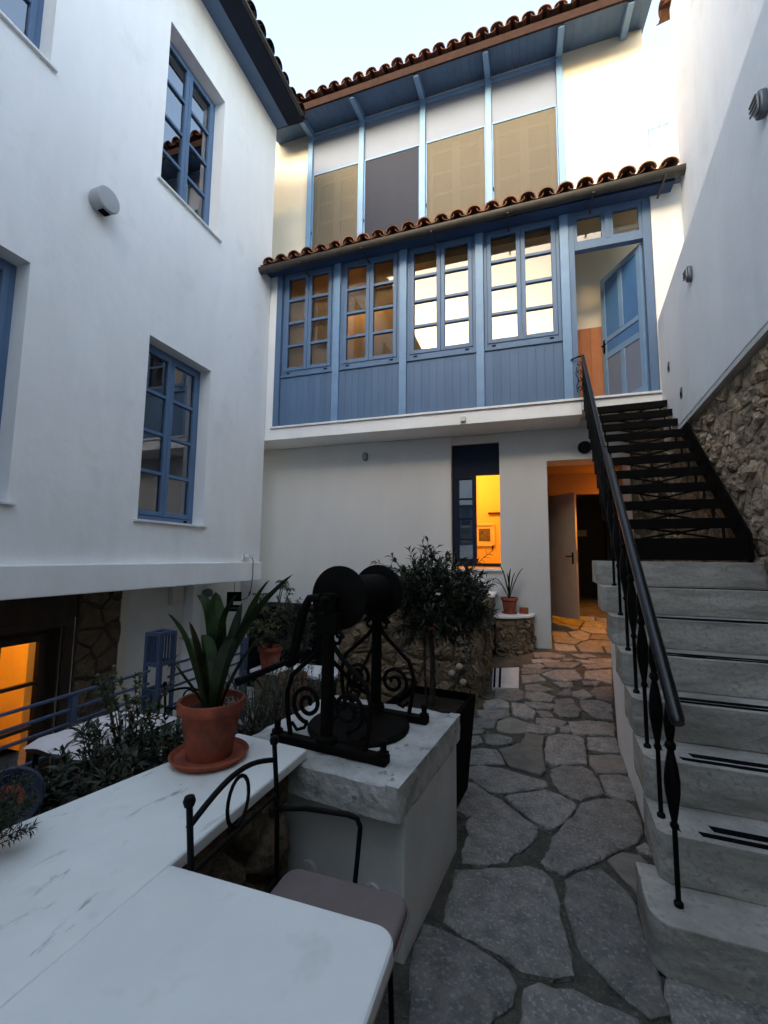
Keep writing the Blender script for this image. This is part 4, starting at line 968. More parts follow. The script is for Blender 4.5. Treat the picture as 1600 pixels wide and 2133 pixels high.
# ================================================================== marble-topped wall and table in the foreground
PWL = thing('parapet_wall', 'low rubble wall capped with a long veined white marble slab', 'wall', (-1.2, 1.0, 0))
MB().prism([(-.915, 1.012), (-.905, 1.755), (-1.285, 1.80), (-1.50, .96), (-1.90, -.6), (-.93, -.6)], .645, .685).build('slab', 'marble', PWL, bevel=.010, seg=3)
MB().prism([(-1.0, -.58), (-.985, 1.70), (-1.24, 1.75), (-1.44, .96), (-1.80, -.58)], -.3, .643).build('core', 'mortar_brown', PWL)
rubble(PWL, frame((-.985, .25, .02), (.01, 1, 0), (0, 0, 1)), 1.45, .60, .2, .14, .035, 41, 'rubble_dark', gap=.01)
TB = thing('marble_table', 'plain white marble table slab with rounded corner at the end of the parapet', 'table', (-.6, .5, 0))
R = .05; cx, cy = -.285-R, 1.008-R
poly = [(-.9135, 1.008)]+[(cx+R*math.cos(a), cy+R*math.sin(a)) for a in [math.pi/2-math.pi/2*k/8 for k in range(9)]]+[(-.285, -.6), (-.9285, -.6)]
MB().prism(poly, .648, .690).build('top', 'marble_plain', TB, bevel=.012, seg=3)
MB().box(-.92, -.62, -.5, .78, .0, .646).build('pier', 'well_plaster', TB, bevel=.01)

# ---- bistro armchairs
def bistro(name, label, loc, rz, group=None):
    """chair faces local +x; back in the plane x=0; width along y"""
    t = thing(name, label, 'chair', loc, group, rz); M = WM[t.name]; w_ = .205
    for s in (-1, 1):
        MB().tube([(-.015, s*w_, 0), (0, s*w_, .42), (-.01, s*w_, .66), (-.028, s*w_, .838)], .0085, 8).build('back_post', 'iron', t, M, smooth=True)
        MB().lathe([(.004, -.016), (.013, -.012), (.0165, 0), (.013, .012), (.004, .016)], (-.029, s*w_, .851), 10).build('finial', 'iron', t, M, smooth=True)
        MB().tube([(0, s*w_, .63), (.1, s*(w_+.005), .645), (.25, s*(w_+.01), .65), (.285, s*(w_+.01), .645), (.297, s*(w_+.01), .62), (.29, s*(w_+.005), .52), (.28, s*w_, .40)], .0085, 8).build('arm', 'iron', t, M, smooth=True)
        MB().tube([(.40, s*w_, .41), (.415, s*w_, 0)], .0085, 8).build('leg', 'iron', t, M)
    arc = [(-.028-.0, -w_+2*w_*k/12, .785+.05*math.sin(math.pi*k/12)) for k in range(13)]
    MB().tube(arc, .0085, 8).build('back_arch', 'iron', t, M, smooth=True)
    MB().tube([(-.012, -w_, .675), (-.012, w_, .675)], .007, 8).build('back_rail', 'iron', t, M)
    MB().tube([(-.022, .052*math.cos(2*math.pi*k/20), .752+.07*math.sin(2*math.pi*k/20)) for k in range(20)], .006, 6, closed=True).build('back_ring', 'iron', t, M)
    MB().tube([(0, -w_, .405), (.41, -w_, .405), (.41, w_, .405), (0, w_, .405)], .008, 8, closed=True).build('seat_frame', 'iron', t, M)
    b = MB(); R = .05; q = []
    for (cx, cy, a0) in ((.47-R, w_-.0-R, 0), (.05+R, w_-.0-R, math.pi/2), (.05+R, -w_+R, math.pi), (.47-R, -w_+R, 1.5*math.pi)):
        q += [(cx+R*math.cos(a0+math.pi/2*k/4), cy+R*math.sin(a0+math.pi/2*k/4)) for k in range(5)]
    b.prism(q, .414, .462); cu = b.build('cushion', 'cushion', t, M, bevel=.018, seg=3, smooth=True)
    MB().tube([(x, y, .43) for x, y in q], .005, 6, closed=True).build('piping', 'cushion', cu, M @ Matrix.Translation((.26, 0, 0)) @ Matrix.Diagonal((1.012, 1.022, 1, 1)) @ Matrix.Translation((-.26, 0, 0)))
    return t
bistro('bistro_chair', 'black iron armchair with pink cushion tucked beside the marble table', (-.835, 1.215, 0), 0)
bistro('bistro_chair', 'black iron armchair behind the white cloth table by the blue railing', (-2.36, 2.72, -.3), rad(95))
tb = thing('garden_table', 'small table with a pale cloth standing behind the shrubs', 'table', (-2.5, 2.17, -.3))
b = MB(); nx, ny = 12, 12; rng = random.Random(2); vs = []
for i in range(nx+1):
    for j in range(ny+1):
        x = -2.76+.48*i/nx; y = 1.85+.66*j/ny; e = max(abs(i-nx/2)/(nx/2), abs(j-ny/2)/(ny/2))
        vs.append((x, y, .425+(-.03 if e > .99 else 0)+.018*noise.noise(Vector((x*7, y*7, 3)))))
b.add(vs, [(i*(ny+1)+j, i*(ny+1)+j+1, (i+1)*(ny+1)+j+1, (i+1)*(ny+1)+j) for i in range(nx) for j in range(ny)])
b.build('cloth', 'cloth_white', tb, smooth=True)
MB().box(-2.75, -2.29, 1.86, 2.5, .37, .395).build('top', 'wood_dark', tb)
for x in (-2.72, -2.32):
    for y in (1.9, 2.46): MB().tube([(x, y, .375), (x, y, -.3)], .014, 8).build('leg', 'iron', tb)

# ================================================================== blue railing and gate post of the lower court
BR = thing('blue_railing', 'blue painted steel railing with four bars above short balusters', 'railing', (-2.85, 1.5, -.3))
RX = -2.85
for k, z in enumerate((.585, .49, .40, .25)):
    MB().box(RX-.010, RX+.010, -1.0, 2.81, z-.009, z+.009).build('bar', 'blue_steel', BR, bevel=.003, seg=1)
    MB().box(RX-.010, RX+.010, 3.0, 4.0, z-.009, z+.009).build('bar', 'blue_steel', BR, bevel=.003, seg=1)
for y in (-.9, .25, 1.62, 2.2): MB().box(RX-.02, RX+.02, y-.018, y+.018, -.3, .57).build('post', 'blue_steel', BR)
MB().box(RX-.03, RX+.03, 4.0, 4.06, -.3, .64).build('post', 'blue_steel', BR, bevel=.004)
for k in range(40):
    y = -.95+k*.128
    if 2.80 < y < 3.0 or y > 4: continue
    MB().box(RX-.009, RX+.009, y-.013, y+.013, -.3, .238).build('baluster', 'blue_steel', BR)
BG = thing('blue_gate_post', 'tall blue lantern-shaped steel gate post with slatted top', 'post', (RX, 2.9, -.3))
gx, gy0, gy1 = .065, 2.83, 2.98
for x in (RX-gx, RX+gx):
    for y in (gy0, gy1): MB().box(x-.014, x+.014, y-.014, y+.014, -.3, .88).build('upright', 'blue_steel', BG, bevel=.003, seg=1)
for z in (.865, .63, .42):
    MB().box(RX-gx+.014, RX+gx-.014, gy0-.012, gy0+.012, z-.015, z+.015).box(RX-gx+.014, RX+gx-.014, gy1-.012, gy1+.012, z-.015, z+.015).box(RX-gx-.012, RX-gx+.012, gy0+.014, gy1-.014, z-.015, z+.015).box(RX+gx-.012, RX+gx+.012, gy0+.014, gy1-.014, z-.015, z+.015).build('cross_rail', 'blue_steel', BG)
for k in range(4):
    t = .026+k*.026
    MB().box(RX-gx+t-.005, RX-gx+t+.005, gy0-.007, gy0+.007, .645, .85).build('slat', 'blue_steel', BG)
    MB().box(RX+gx-.007, RX+gx+.007, gy0+t*1.15-.005, gy0+t*1.15+.005, .645, .85).build('slat', 'blue_steel', BG)
    MB().box(RX-gx-.007, RX-gx+.007, gy0+t*1.15-.005, gy0+t*1.15+.005, .645, .85).build('slat', 'blue_steel', BG)
MB().box(RX-gx+.014, RX+gx-.014, gy0-.004, gy0+.004, -.25, .40).build('panel', 'blue_steel', BG)

# ================================================================== rubble planter, curved bench, low bench
PL = thing('rubble_planter', 'raised rubble-stone planter along the path with a marble coping', 'planter', (-1.2, 5.4, 0))
MB().box(-1.98, -.50, 4.53, 6.57, -.29, .98).build('core', 'mortar_tan', PL)
rubble(PL, frame((-1.99, 4.53, -.05), (1, 0, 0), (0, 0, 1)), 1.5, 1.03, .24, .13, .035, 51, 'rubble_brown', gap=.005, hvar=.7)
rubble(PL, frame((-.50, 4.51, 0), (0, 1, 0), (0, 0, 1)), 1.95, .99, .2, .13, .04, 52, 'rubble_brown', gap=.005, hvar=.7)
MB().box(-1.2, -.42, 5.95, 6.58, .985, 1.02).build('coping', 'marble_trim', PL, bevel=.006)
rng = random.Random(77)
ivy = MB()
for k in range(420):
    if rng.random() < .5: p = Vector((-.445+rng.uniform(-.02, .03), rng.uniform(4.5, 6.2), rng.uniform(.05, 1.0)**.8)); n_ = Vector((1, 0, 0))
    else: p = Vector((rng.uniform(-1.0, -.5), 4.475, rng.uniform(.1, .95))); n_ = Vector((0, -1, 0))
    if rng.random() > .35+.5*noise.noise(p*2.2): continue
    d = Vector((rng.uniform(-1, 1), rng.uniform(-1, 1), -.6+rng.uniform(-.5, .5)))+n_*.4; leaf(ivy, p, d, n_, rng.uniform(.03, .055), rng.uniform(.02, .035))
ivy.build('moss_growth', 'leaf_dark', PL, kind='stuff')
CB = thing('curved_bench', 'low curved rubble bench with rounded white marble seat against the pier', 'bench', (-.2, 6.3, .2))
bc = Vector((-.42, 6.59)); br_ = .47
arc = [(bc.x+br_*math.cos(-math.pi/2+math.pi/2*k/12), bc.y+br_*math.sin(-math.pi/2+math.pi/2*k/12)) for k in range(13)]
MB().prism([(bc.x, bc.y)]+arc, .02, .70).build('core', 'mortar_tan', CB)
big = [(bc.x+(br_+.04)*math.cos(-math.pi/2+math.pi/2*k/16), bc.y+(br_+.04)*math.sin(-math.pi/2+math.pi/2*k/16)) for k in range(17)]
MB().prism([(bc.x-.02, bc.y)]+[(bc.x-.02, bc.y-br_-.04)]+big, .703, .735).build('seat', 'marble_trim', CB, bevel=.006)
def curl(p):
    a = -math.pi/2+p[0]/br_; rr = br_+p[2]; return (bc.x+rr*math.cos(a), bc.y+rr*math.sin(a), p[1])
rubble(CB, Matrix.Translation((0, 0, .16)), br_*math.pi/2, .53, .15, .11, .03, 61, 'rubble_brown', gap=.006, curve=curl)
LBn = thing('low_bench', 'low white marble bench on a stone base below the back wall', 'bench', (-2.5, 4.6, -.3))
MB().box(-3.0, -1.99, 4.36, 4.80, .185, .222).build('seat', 'marble_trim', LBn, bevel=.006)
MB().box(-2.95, -2.04, 4.42, 4.78, -.3, .183).build('core', 'mortar_brown', LBn)
rubble(LBn, frame((-2.95, 4.42, -.28), (1, 0, 0), (0, 0, 1)), .91, .46, .2, .13, .02, 62, 'rubble_dark')
BBx = MB().box(-3.75, -2.72, 5.35, 5.9, -.3, .80).build('black_cabinet', 'black_plastic', None, bevel=.01); tag(BBx, 'plain black storage cabinet behind the potted plants by the back wall', 'cabinet')
mt = thing('marble_tile', 'white marble paving tile with two black stripes beside the planter', 'tile', (-.27, 5.3, .13))
def mz(y): return gpath(y)+.016
q = [(-.422, 5.567), (-.124, 5.68), (-.117, 5.039), (-.39, 4.976)]
MB().add([(x, y, mz(y)) for x, y in q]+[(x, y, mz(y)-.03) for x, y in q], [(0, 1, 2, 3), (7, 6, 5, 4), (0, 1, 5, 4), (1, 2, 6, 5), (2, 3, 7, 6), (3, 0, 4, 7)]).build('slab', 'tile_marble', mt)
for t0, t1 in ((.04, .12), (.24, .33)):
    qq = []
    for t, (A, B) in ((t0, (q[0], q[1])), (t1, (q[0], q[1])), (t1, (q[3], q[2])), (t0, (q[3], q[2]))): qq.append((A[0]+(B[0]-A[0])*t, A[1]+(B[1]-A[1])*t))
    MB().add([(x, y, mz(y)+.003) for x, y in qq], [(0, 1, 2, 3)]).build('stripe', 'black_plastic', mt)
# snail-shell ornaments on the planter
for i, (x, z, lb) in enumerate(((-.66, .43, 'white spiral shell ornament on the planter wall, highest of three'), (-.735, .36, 'white spiral shell ornament on the planter wall, nearest the tree trunk'), (-.625, .285, 'white spiral shell ornament on the planter wall, lowest of three'))):
    s = MB(); s.lathe([(.004, .03), (.018, .026), (.03, .012), (.034, -.002), (.03, -.016), (.02, -.028), (.004, -.034)], (x, 4.45, z), 14); s.tube(spiral((x, 4.45, z), .034, .012, 0, 9, 30), .006, 5)
    o = s.build('shell_ornament', 'shell', None, smooth=True); tag(o, lb, 'ornament', 'shell ornaments on the planter')

# ================================================================== pots and plants
def pot(t, loc, r, h, n=28, m='terracotta', soil=True):
    p = MB().lathe(potprof(r, h), loc, n).build('pot', m, t, smooth=True)
    if soil: MB().lathe([(r*.88, h*.8), (r*.6, h*.83), (.001, h*.85)], loc, 18, cap=False).build('soil', 'soil', t)
    return p
PC = Vector((-1.235, 1.545, .686))
t = thing('strap_leaf_plant', 'large dark strap-leaved plant in terracotta pot with saucer on the marble slab', 'potted plant', PC)
MB().lathe([(.105, 0), (.138, .006), (.152, .026), (.146, .030), (.132, .016), (.02, .012)], PC, 32).build('saucer', 'terracotta', t, smooth=True)
pot(t, PC+Vector((0, 0, .014)), .131, .218)
rng = random.Random(12); gv = MB()
for k in range(60):
    a = rng.uniform(-.6, 1.6); r_ = rng.uniform(.05, .11); p = PC+Vector((r_*math.cos(a), r_*math.sin(a), .205+rng.uniform(0, .006))); gv.lathe([(.001, -.005), (.006, 0), (.001, .005)], p, 5)
gv.build('pebbles', 'shell', t, kind='stuff')
# leaf paths relative to the pot: (right, toward the viewer's far side, up) in metres
RT = Vector((.95, .31, 0)); FWv = Vector((-.31, .95, 0))
def L3(a, b, c): return PC+RT*a+FWv*b+Vector((0, 0, c))
LV = [([(-.005, .0, .18), (-.02, .0, .42), (-.055, .02, .58), (-.095, .02, .645)], .085),
      ([(.0, .02, .18), (-.01, .04, .40), (-.025, .05, .56), (-.03, .06, .655)], .072),
      ([(.01, .0, .18), (.03, .0, .40), (.045, .0, .56), (.085, .0, .655)], .062),
      ([(.02, -.01, .18), (.09, -.03, .42), (.20, -.04, .60), (.325, -.05, .74)], .066),
      ([(.02, .01, .18), (.075, .03, .42), (.14, .05, .60), (.20, .06, .71)], .066),
      ([(.0, .03, .18), (.05, .06, .36), (.12, .09, .52), (.15, .1, .64)], .07),
      ([(-.02, .0, .18), (-.05, -.02, .34), (-.08, -.03, .46), (-.105, -.02, .54)], .07),
      ([(-.03, -.0, .19), (-.08, .0, .26), (-.13, .0, .32), (-.165, .0, .37)], .022),
      ([(-.02, .02, .19), (-.05, .04, .28), (-.08, .05, .35), (-.10, .06, .40)], .020),
      ([(.01, -.02, .18), (.0, -.05, .34), (-.01, -.08, .46), (-.02, -.09, .50)], .07),
      ([(.01, .03, .18), (.03, .08, .38), (.05, .12, .5), (.06, .14, .6)], .05),
      ([(-.03, .02, .18), (-.08, .05, .33), (-.135, .07, .43), (-.19, .08, .455)], .05),
      ([(.03, .0, .18), (.09, .01, .33), (.16, .02, .44), (.23, .03, .49)], .048),
      ([(-.02, -.02, .18), (-.06, -.06, .36), (-.10, -.09, .5), (-.15, -.11, .585)], .06),
      ([(.02, -.03, .18), (.06, -.08, .34), (.10, -.12, .45), (.13, -.15, .50)], .06)]
for pts, w_ in LV:
    strap_leaf(MB(), [L3(*p) for p in pts], w_, 12).build('leaf', 'leaf_strap', t, smooth=True)
sp = MB()
for tip in ((-.165, 0, .37), (-.10, .06, .40)):
    for k in range(14): leaf(sp, L3(*tip), Vector((rng.gauss(0, 1), rng.gauss(0, 1), rng.gauss(.2, 1))), Vector((0, 0, 1)), .045, .006)
sp.build('spiky_tip', 'leaf_dark', t, kind='stuff')

t = thing('small_pot_plant', 'small strap-leaved plant in terracotta pot on the curved bench', 'potted plant', (-.25, 6.42, .735))
pc = Vector((-.25, 6.42, .735)); MB().lathe([(.075, 0), (.10, .004), (.105, .02), (.09, .02)], pc, 22).build('saucer', 'terracotta', t, smooth=True)
pot(t, pc+Vector((0, 0, .008)), .115, .215)
for (dx, dz, w_) in ((-.24, .36, .045), (-.13, .50, .055), (.03, .45, .055), (.20, .46, .045), (-.03, .38, .05), (.09, .40, .045)):
    strap_leaf(MB(), [pc+Vector((0, 0, .18)), pc+Vector((dx*.25, -.01, .18+(dz-.0)*.35)), pc+Vector((dx*.65, 0, .18+dz*.78)), pc+Vector((dx, .01, .18+dz*(.78 if dx < -.2 else 1)))], w_, 9).build('leaf', 'leaf_strap', t, smooth=True)
bk = MB().box(-.12, .0, 6.46, 6.52, .737, .82).build('terracotta_block', 'terracotta', None, bevel=.006); tag(bk, 'small terracotta block beside the pot on the curved bench', 'block')

# olive tree in black planter behind the well
t = thing('olive_tree', 'bushy small olive tree in tapered black planter behind the well', 'tree', (-.60, 2.86, 0))
Mo = Matrix.Translation((-.605, 2.86, 0)) @ Matrix.Rotation(rad(-7), 4, 'Z')
pb = MB(); a, c = .185, .235
pb.add([(-a, -a, 0), (a, -a, 0), (a, a, 0), (-a, a, 0), (-c, -c, .60), (c, -c, .60), (c, c, .60), (-c, c, .60), (-c+.03, -c+.03, .60), (c-.03, -c+.03, .60), (c-.03, c-.03, .60), (-c+.03, c-.03, .60), (-c+.03, -c+.03, .54), (c-.03, -c+.03, .54), (c-.03, c-.03, .54), (-c+.03, c-.03, .54)],
       [(3, 2, 1, 0), (0, 1, 5, 4), (1, 2, 6, 5), (2, 3, 7, 6), (3, 0, 4, 7), (4, 5, 9, 8), (5, 6, 10, 9), (6, 7, 11, 10), (7, 4, 8, 11), (8, 9, 13, 12), (9, 10, 14, 13), (10, 11, 15, 14), (11, 8, 12, 15)])
pb.build('planter', 'black_plastic', t, Mo, bevel=.008)
MB().box(-.2, .2, -.2, .2, .5, .555).build('soil', 'soil', t, Mo)
tr = MB().tube([(-.60, 2.86, .54), (-.595, 2.865, .8), (-.605, 2.86, 1.0), (-.60, 2.87, 1.18)], [.022, .017, .016, .012], 8).tube([(-.63, 2.84, .54), (-.645, 2.85, .8), (-.65, 2.86, 1.02), (-.68, 2.87, 1.2)], [.008]*4, 6)
tr.tube([(-.60, 2.86, 1.0), (-.52, 2.85, 1.12), (-.45, 2.83, 1.22)], [.011, .009, .006], 6).tube([(-.60, 2.86, 1.05), (-.68, 2.9, 1.16), (-.74, 2.92, 1.28)], [.011, .009, .006], 6)
tr.build('trunk', 'bark', t, smooth=True)
def cloud(parent, blobs, ntw, leafL, leafW, seed, lm, nleaf=18, twl=.16, name='crown', droop=0):
    """twigs scattered through several lobes; leaves along each twig"""
    rng = random.Random(seed); fb = MB(); sb = MB()
    for t_ in range(ntw):
        c, r = blobs[t_ % len(blobs)]; c = Vector(c)
        d = Vector((rng.gauss(0, 1), rng.gauss(0, 1), rng.gauss(0, 1))).normalized(); rad_ = rng.random()**.45
        p = c+Vector((d.x*r[0], d.y*r[1], d.z*r[2]))*rad_*.85
        dir_ = (d*.8+Vector((0, 0, .55-droop))+Vector((rng.uniform(-.5, .5), rng.uniform(-.5, .5), rng.uniform(-.3, .3))))
        pts = twig(rng, p, dir_, twl*(rng.uniform(.45, 1.1) if rng.random() < .82 else rng.uniform(1.2, 1.7)), 5, .3)
        sb.tube([c+(p-c)*.55, *pts], [.003]*2+[.0016]*5, 4, cap=False)
        for i in range(nleaf):
            u = rng.random()*4.99; j = int(u); q = pts[j]+(pts[j+1]-pts[j])*(u-j); dd = (pts[j+1]-pts[j]).normalized()
            s = Vector((rng.gauss(0, 1), rng.gauss(0, 1), rng.gauss(0, 1))); s = (s-dd*s.dot(dd)).normalized()
            leaf(fb, q, dd*rng.uniform(.4, 1)+s*rng.uniform(.4, .9), Vector((rng.uniform(-.6, .6), rng.uniform(-.6, .6), 1)), leafL*rng.uniform(.6, 1.2), leafW*rng.uniform(.7, 1.2))
    sb.build('twigs', 'bark', parent); return fb.build(name, lm, parent, kind='stuff')
cloud(t, [((-.64, 2.87, 1.22), (.24, .2, .18)), ((-.53, 2.85, 1.19), (.22, .2, .17)), ((-.74, 2.88, 1.19), (.20, .2, .16)), ((-.60, 2.9, 1.30), (.20, .17, .13)), ((-.46, 2.83, 1.13), (.17, .15, .12)), ((-.64, 2.85, 1.09), (.24, .2, .11)), ((-.42, 2.86, 1.19), (.14, .13, .13))], 300, .066, .018, 91, 'leaf_olive', 19, .16)
cloud(t, [((-.60, 2.88, 1.34), (.22, .18, .08)), ((-.80, 2.88, 1.25), (.08, .15, .12))], 26, .062, .015, 94, 'leaf_olive', 16, .24, 'sprigs')
cloud(t, [((-.47, 2.78, 1.10), (.13, .1, .06))], 16, .062, .016, 92, 'leaf_dark', 16, .12, 'lower_crown', .5)
for (p, mm) in (((-.52, 2.66, 1.28), 'flower_white'), ((-.555, 2.66, 1.075), 'flower_red')):
    fl = MB()
    for k in range(9): leaf(fl, Vector(p), Vector((math.cos(k*.7), math.sin(k*.7)-.4, .4*math.sin(k*2.3))), Vector((0, 0, 1)), .020, .011)
    fl.build('blossom', mm, t)

# plants in the bed behind the parapet and along the terrace
def shrub(name, label, base, rx, ry, h, ntw, lL, lW, seed, lm, **k):
    t = thing(name, label, 'shrub', base); bush(t, base, rx, ry, h, ntw, lL, lW, seed, lm, **k); return t
shrub('oleander_shrub', 'oleander shrub with long narrow leaves in front of the cloth table', (-1.98, 1.80, .1), .30, .34, .46, 60, .085, .016, 101, 'leaf_olive', nleaf=20)
shrub('round_leaf_shrub', 'rounded yellow-green shrub rising above the cloth table', (-2.2, 2.05, .1), .15, .17, .58, 42, .045, .026, 102, 'leaf_bright', nleaf=20)
shrub('myrtle_shrub', 'dense dark green shrub beside the terracotta pot', (-1.80, 2.10, .1), .28, .26, .42, 60, .05, .018, 103, 'leaf_dark', nleaf=22)
shrub('ivy_clump', 'dark leafy ground shrub between the blue dish and the marble slab', (-1.86, 1.45, .1), .26, .32, .34, 55, .055, .038, 104, 'leaf_dark', nleaf=18, spread=1.3)
shrub('lavender_shrub', 'grey-green lavender shrub behind the strap-leaved plant', (-1.72, 2.62, .1), .30, .34, .52, 90, .06, .006, 105, 'leaf_grey', nleaf=26, spread=.6)
shrub('rosemary_bush', 'grey-green rosemary bush between the well and the terracotta urn', (-1.68, 3.18, .1), .28, .26, .44, 80, .05, .006, 106, 'leaf_grey', nleaf=26, spread=.7)
shrub('box_shrub', 'low dark shrub against the left side of the well', (-1.45, 2.35, .1), .16, .4, .34, 50, .045, .016, 107, 'leaf_dark', nleaf=18)
wl_ = MB()
for k in range(7):
    a = k*.9; leaf(wl_, Vector((-1.74, 1.42, .47)), Vector((math.cos(a), math.sin(a), .3)), Vector((0, 0, 1)), .055, .042)
o = wl_.build('pale_leaf_sprig', 'leaf_grey', None); tag(o, 'pale silvery leaf sprig standing out from the dark ivy', 'plant')
# rosemary in a pot at the slab's outer end
t = thing('rosemary_pot', 'green rosemary sprigs spilling over the marble slab', 'potted plant', (-1.50, .74, .686))
pot(t, Vector((-1.50, .74, .686)), .06, .09)
bush(t, (-1.43, .84, .70), .12, .12, .10, 70, .026, .0042, 111, 'leaf_dark', nleaf=44, spread=1.0, updir=.2, twl=.10)
# blue dish with terracotta centre
t = thing('blue_dish', 'dark blue glazed dish with terracotta centre leaning among the shrubs', 'dish', (-1.86, 1.20, .5))
Md = Matrix.Translation((-1.90, 1.235, .56)) @ Matrix.Rotation(rad(50), 4, 'Z') @ Matrix.Rotation(rad(62), 4, 'X')
MB().lathe([(.03, -.03), (.07, -.022), (.115, .0), (.117, .008), (.108, .012), (.056, -.005), (.054, -.006)], (0, 0, 0), 32).build('rim', 'blue_glaze', t, Md, smooth=True)
MB().lathe([(.055, -.004), (.03, -.006), (.001, -.006)], (0, 0, 0), 24, cap=False).build('centre', 'terracotta', t, Md)
MB().box(-1.97, -1.83, 1.17, 1.30, .1, .45).build('stand', 'blue_glaze', t, bevel=.02)
# schefflera on the low bench, olive bush in an urn
t = thing('umbrella_plant', 'umbrella plant with rosettes of glossy leaves in a red pot on the low bench', 'potted plant', (-2.83, 4.5, .222))
pot(t, Vector((-2.83, 4.5, .222)), .14, .24)
rng = random.Random(120); sb = MB(); fb = MB()
heads = [(-2.66, 4.45, 1.16), (-2.60, 4.5, 1.10), (-2.72, 4.52, 1.20), (-2.93, 4.47, 1.02), (-2.99, 4.52, .95), (-2.87, 4.4, .88), (-2.78, 4.45, .80), (-2.98, 4.42, .78), (-3.05, 4.5, .70), (-2.88, 4.38, .66), (-2.75, 4.38, .68), (-2.97, 4.36, .60), (-2.82, 4.33, .56), (-2.70, 4.5, .92), (-2.84, 4.42, .74)]
for h in heads:
    h = Vector(h); sb.tube([Vector((-2.83, 4.5, .42)), Vector((-2.83, 4.5, .42)).lerp(h, .55)+Vector((0, 0, .05)), h], [.012, .009, .004], 5)
    for q in range(5):
        hh = h+Vector((rng.uniform(-.07, .07), rng.uniform(-.07, .07), rng.uniform(-.05, .05)))
        for k in range(8):
            a = 2*math.pi*k/8+rng.random(); leaf(fb, hh, Vector((math.cos(a), math.sin(a), rng.uniform(-.25, .3))), Vector((0, 0, 1)), rng.uniform(.055, .085), .028, .1, .3)
sb.build('stems', 'bark', t); fb.build('foliage', 'leaf_bright', t, kind='stuff')
t = thing('urn_olive', 'small round olive bush growing in a tall terracotta urn', 'potted plant', (-2.14, 3.8, -.3))
MB().lathe([(.09, 0), (.10, .04), (.15, .25), (.172, .42), (.165, .54), (.125, .62), (.118, .64), (.14, .67), (.142, .69), (.12, .69), (.10, .63)], (-2.14, 3.8, -.3), 30).build('urn', 'terracotta', t, smooth=True)
MB().tube([(-2.14, 3.8, .3), (-2.15, 3.8, .52), (-2.13, 3.81, .7)], [.02, .014, .01], 7).build('trunk', 'bark', t)
cloud(t, [((-2.14, 3.8, .80), (.16, .15, .16)), ((-2.17, 3.8, .70), (.14, .14, .1)), ((-2.05, 3.78, .72), (.1, .1, .1)), ((-2.15, 3.8, .93), (.1, .1, .1))], 110, .05, .013, 93, 'leaf_olive', 18, .12)

# ================================================================== fittings on the walls
t = thing('wall_speaker', 'grey cylindrical loudspeaker fixed to the white wall', 'speaker', (XL, 2.97, 5.02))
ang = Matrix.Translation((XL, 2.97, 5.03)) @ Matrix.Rotation(rad(0), 4, 'Z')
MB().lathe([(.105, .0), (.118, .02), (.122, .14), (.114, .15)], (0, 0, 0), 28, axis=0).build('body', 'grey_plastic', t, ang, smooth=True)
MB().lathe([(.112, .1505), (.06, .154), (.001, .155)], (0, 0, 0), 28, axis=0, cap=False).build('grille', 'grey_plastic', t, ang)
MB().box(.05, .12, -.04, .04, -.128, -.118).build('connector', 'black_plastic', t, ang)
t = thing('security_camera', 'small white security camera on a bracket above the ledge', 'camera', (-4.05, 5.62, 1.48))
MB().box(-4.049, -4.02, 5.56, 5.62, 1.43, 1.53).build('bracket', 'white_plastic', t, bevel=.004)
MB().box(-4.02, -3.97, 5.585, 5.60, 1.48, 1.495).box(-4.0, -3.93, 5.58, 5.70, 1.47, 1.52).build('body', 'white_plastic', t, bevel=.006)
MB().lathe([(.018, 0), (.02, .02), (.006, .022)], (-3.965, 5.70, 1.495), 12, axis=1).build('lens', 'black_plastic', t)
cbp = [(-3.965, 5.70, 1.47), (-3.945, 5.71, 1.42), (-3.938, 5.70, 1.35), (-3.935, 5.70, 1.2), (-3.94, 5.69, 1.10), (-3.96, 5.70, .98), (-3.985, 5.69, .93), (-3.97, 5.68, .90), (-3.95, 5.69, .96), (-4.02, 5.70, .86), (-4.12, 5.72, .83), (-4.24, 5.76, .86)]
o = MB().tube(cbp, .006, 6).build('cable', 'black_plastic', None, smooth=True); tag(o, 'thin black cable looping down from the security camera over the ledge', 'cable')
t = thing('hanging_sign', 'small black sign with white block hanging under the ledge', 'sign', (-4.35, 5.78, .65))
Mg = frame((-4.46, 5.80, .63), (.86, .5, 0), (0, 0, 1))
MB().box(0, .22, 0, .30, -.012, .0).build('board', 'black_plastic', t, Mg, bevel=.004)
MB().box(.10, .215, .10, .155, .0005, .004).build('white_block', 'white_plastic', t, Mg)
MB().tube([(.11, .30, -.006), (.11, .50, -.006)], .004, 6).build('hanger', 'iron', t, Mg)
tc = bpy.data.curves.new('lettering', 'FONT'); tc.body = 'OPEN'; tc.size = .055; tc.extrude = .001; tc.materials.append(MATS['grey_metal'])
tmp = bpy.data.objects.new('tmp', tc); COL.objects.link(tmp); bpy.context.view_layer.update()
lm_ = bpy.data.meshes.new_from_object(tmp.evaluated_get(bpy.context.evaluated_depsgraph_get())); bpy.data.objects.remove(tmp); bpy.data.curves.remove(tc)
inst('lettering', lm_, t, Mg @ Matrix.Translation((.035, .03, .002)))
t = thing('oval_wall_lamp', 'grey oval wall lamp under the ledge beside the hanging sign', 'lamp', (-4.62, 5.46, .95))
MB().lathe([(.02, -.085), (.055, -.06), (.07, 0), (.055, .06), (.02, .085)], (-4.60, 5.53, .93), 18, axis=1).build('shade', 'grey_metal', t, smooth=True)
MB().box(-4.798, -4.60, 5.5, 5.56, .91, .95).build('arm', 'grey_metal', t)
vb = MB().box(-4.8, -4.72, 4.98, 5.16, .80, 1.08).build('wall_box', 'beige_plastic', None, bevel=.006); tag(vb, 'beige junction box on the recessed basement wall', 'junction box')
